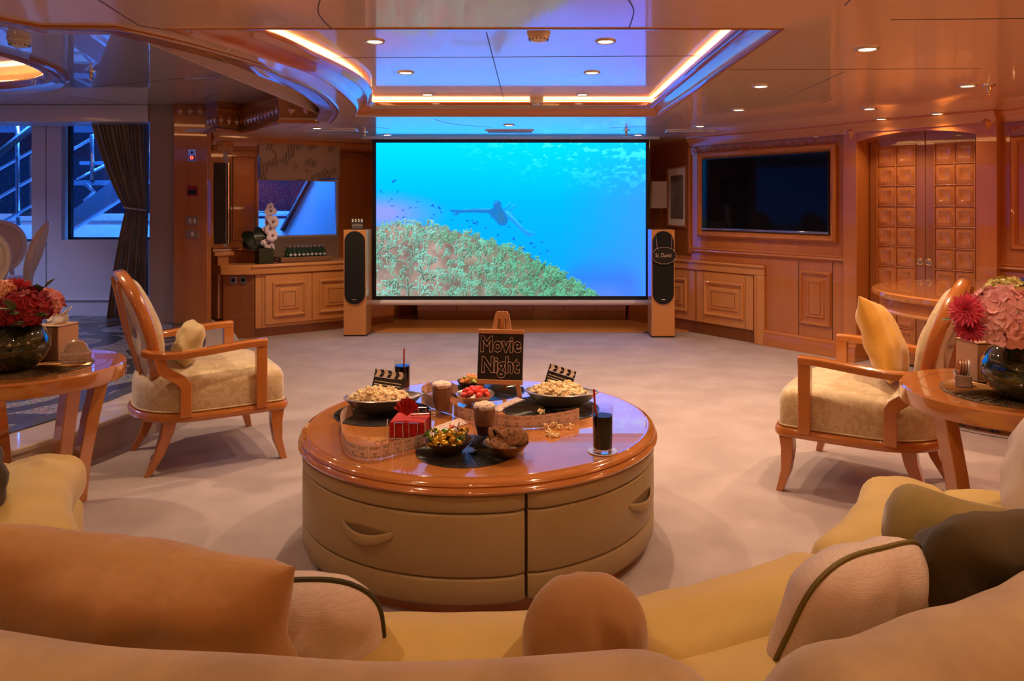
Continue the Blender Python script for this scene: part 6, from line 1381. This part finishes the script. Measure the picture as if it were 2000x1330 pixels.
# ---- ticket strips
m_tick = pbr('ticket_paper', (.66,.50,.44), .75)
TK = .0445; TW = .0515
t1 = text_mesh('TICKET', .0128, sx=.74); t2 = text_mesh('KEEP', .0088, sx=.95); t3 = text_mesh('THIS', .0045); t4 = text_mesh('COUPON', .0090, sx=.9)
prn = M(); prn.join(t1, Matrix.Translation((-.002,0,.0385))); prn.join(t2, Matrix.Translation((0,0,.0195))); prn.join(t3, Matrix.Translation((0,0,.0138))); prn.join(t4, Matrix.Translation((0,0,.0082)))
for (z0, z1) in ((.0285,.0475),(.003,.0250)):
    for (xa_,xb_,za_,zb_) in ((-.018,.018,z0,z0+.0005),(-.018,.018,z1-.0005,z1),(-.018,-.0175,z0,z1),(.0175,.018,z0,z1)): prn.add([(xa_,0,za_),(xb_,0,za_),(xb_,0,zb_),(xa_,0,zb_)], [(0,1,2,3)])
def ticket_strip(label, pts, tilt=None, flip=1, zfun=None):
    P_ = [Vector((p.x,p.y,0)) for p in pts]; cc = catmull(P_, 10); L_ = [0]
    for a_, b__ in zip(cc, cc[1:]): L_.append(L_[-1]+(b__-a_).length)
    tot = L_[-1]; N_ = max(1,int(tot/TK)); o0 = cc[0].copy(); t_ = thing('ticket_strip', label, 'tickets', (o0.x,o0.y,T0+.0006))
    def at(s_):
        s_ = max(0,min(tot-1e-6,s_)); j = 0
        lo, hi = 0, len(L_)-2
        while lo < hi:
            mid = (lo+hi+1)//2
            if L_[mid] <= s_: lo = mid
            else: hi = mid-1
        j = lo; u_ = (s_-L_[j])/max(1e-9,L_[j+1]-L_[j]); d0 = (cc[min(j+2,len(cc)-1)]-cc[max(0,j-1)]).normalized(); return cc[j].lerp(cc[j+1],u_)-o0, d0
    for i in range(N_):
        s0 = i*TK; m = M(); 
        def bend(x, z, off):
            p_, d_ = at(s0+TK/2+x); n_ = Vector((d_.y,-d_.x,0))*flip; tl = tilt(min(1,(s0+x)/tot)) if tilt else 0
            return p_+n_*(off*math.cos(tl)-z*math.sin(tl)*1)+Vector((0,0,z*math.cos(tl)+off*math.sin(tl)*0+.0004+abs(math.sin(tl))*.0008*(1)))
        hx = TK/2-.0002; nn_ = 5; vs = []
        for k in range(nn_+1):
            x = -hx+2*hx*k/nn_; notch = .0018 if k in (0,nn_) else 0
            vs += [bend(x,notch,0), bend(x,TW-notch,0)]
        m.add(vs, [(2*k,2*k+2,2*k+3,2*k+1) for k in range(nn_)], 0)
        m.add([bend(v_[0],v_[2],.0005) for v_ in prn.v], prn.f, 1)
        m.ob('ticket', [m_tick,m_ink], t_, flat=True)
    return t_
tps = lambda z, *ps: [gp(x,y,z) for x, y in ps]
ticket_strip('long ticket strip standing on edge around the red napkins at the left', tps(T0+TW,(690,789),(668,803),(668,832),(678,858),(706,869),(735,869),(763,863),(798,855),(832,846)), tilt=lambda u_: -.05)
ticket_strip('ticket strip running flat from the sweets towards the front milkshake', tps(T0,(842,884-30),(872,842),(900,832),(926,824)), tilt=lambda u_: 1.35)
ticket_strip('ticket strip standing on edge in front of the right popcorn bowl', tps(T0+TW,(886,789),(905,796),(940,804),(975,809),(1009,812),(1035,812),(1062,810),(1090,806),(1112,802),(1138,795)))
ticket_strip('roll of tickets curling round the farther milkshake glass', tps(T0+TW,(884,787),(838,772),(823,758),(836,748),(868,745),(892,752),(893,765)), tilt=lambda u_: 0)
ticket_strip('short ticket strip lying flat in front of the easel', tps(T0+.004,(975,803),(1000,792),(1034,778)), tilt=lambda u_: 1.45)
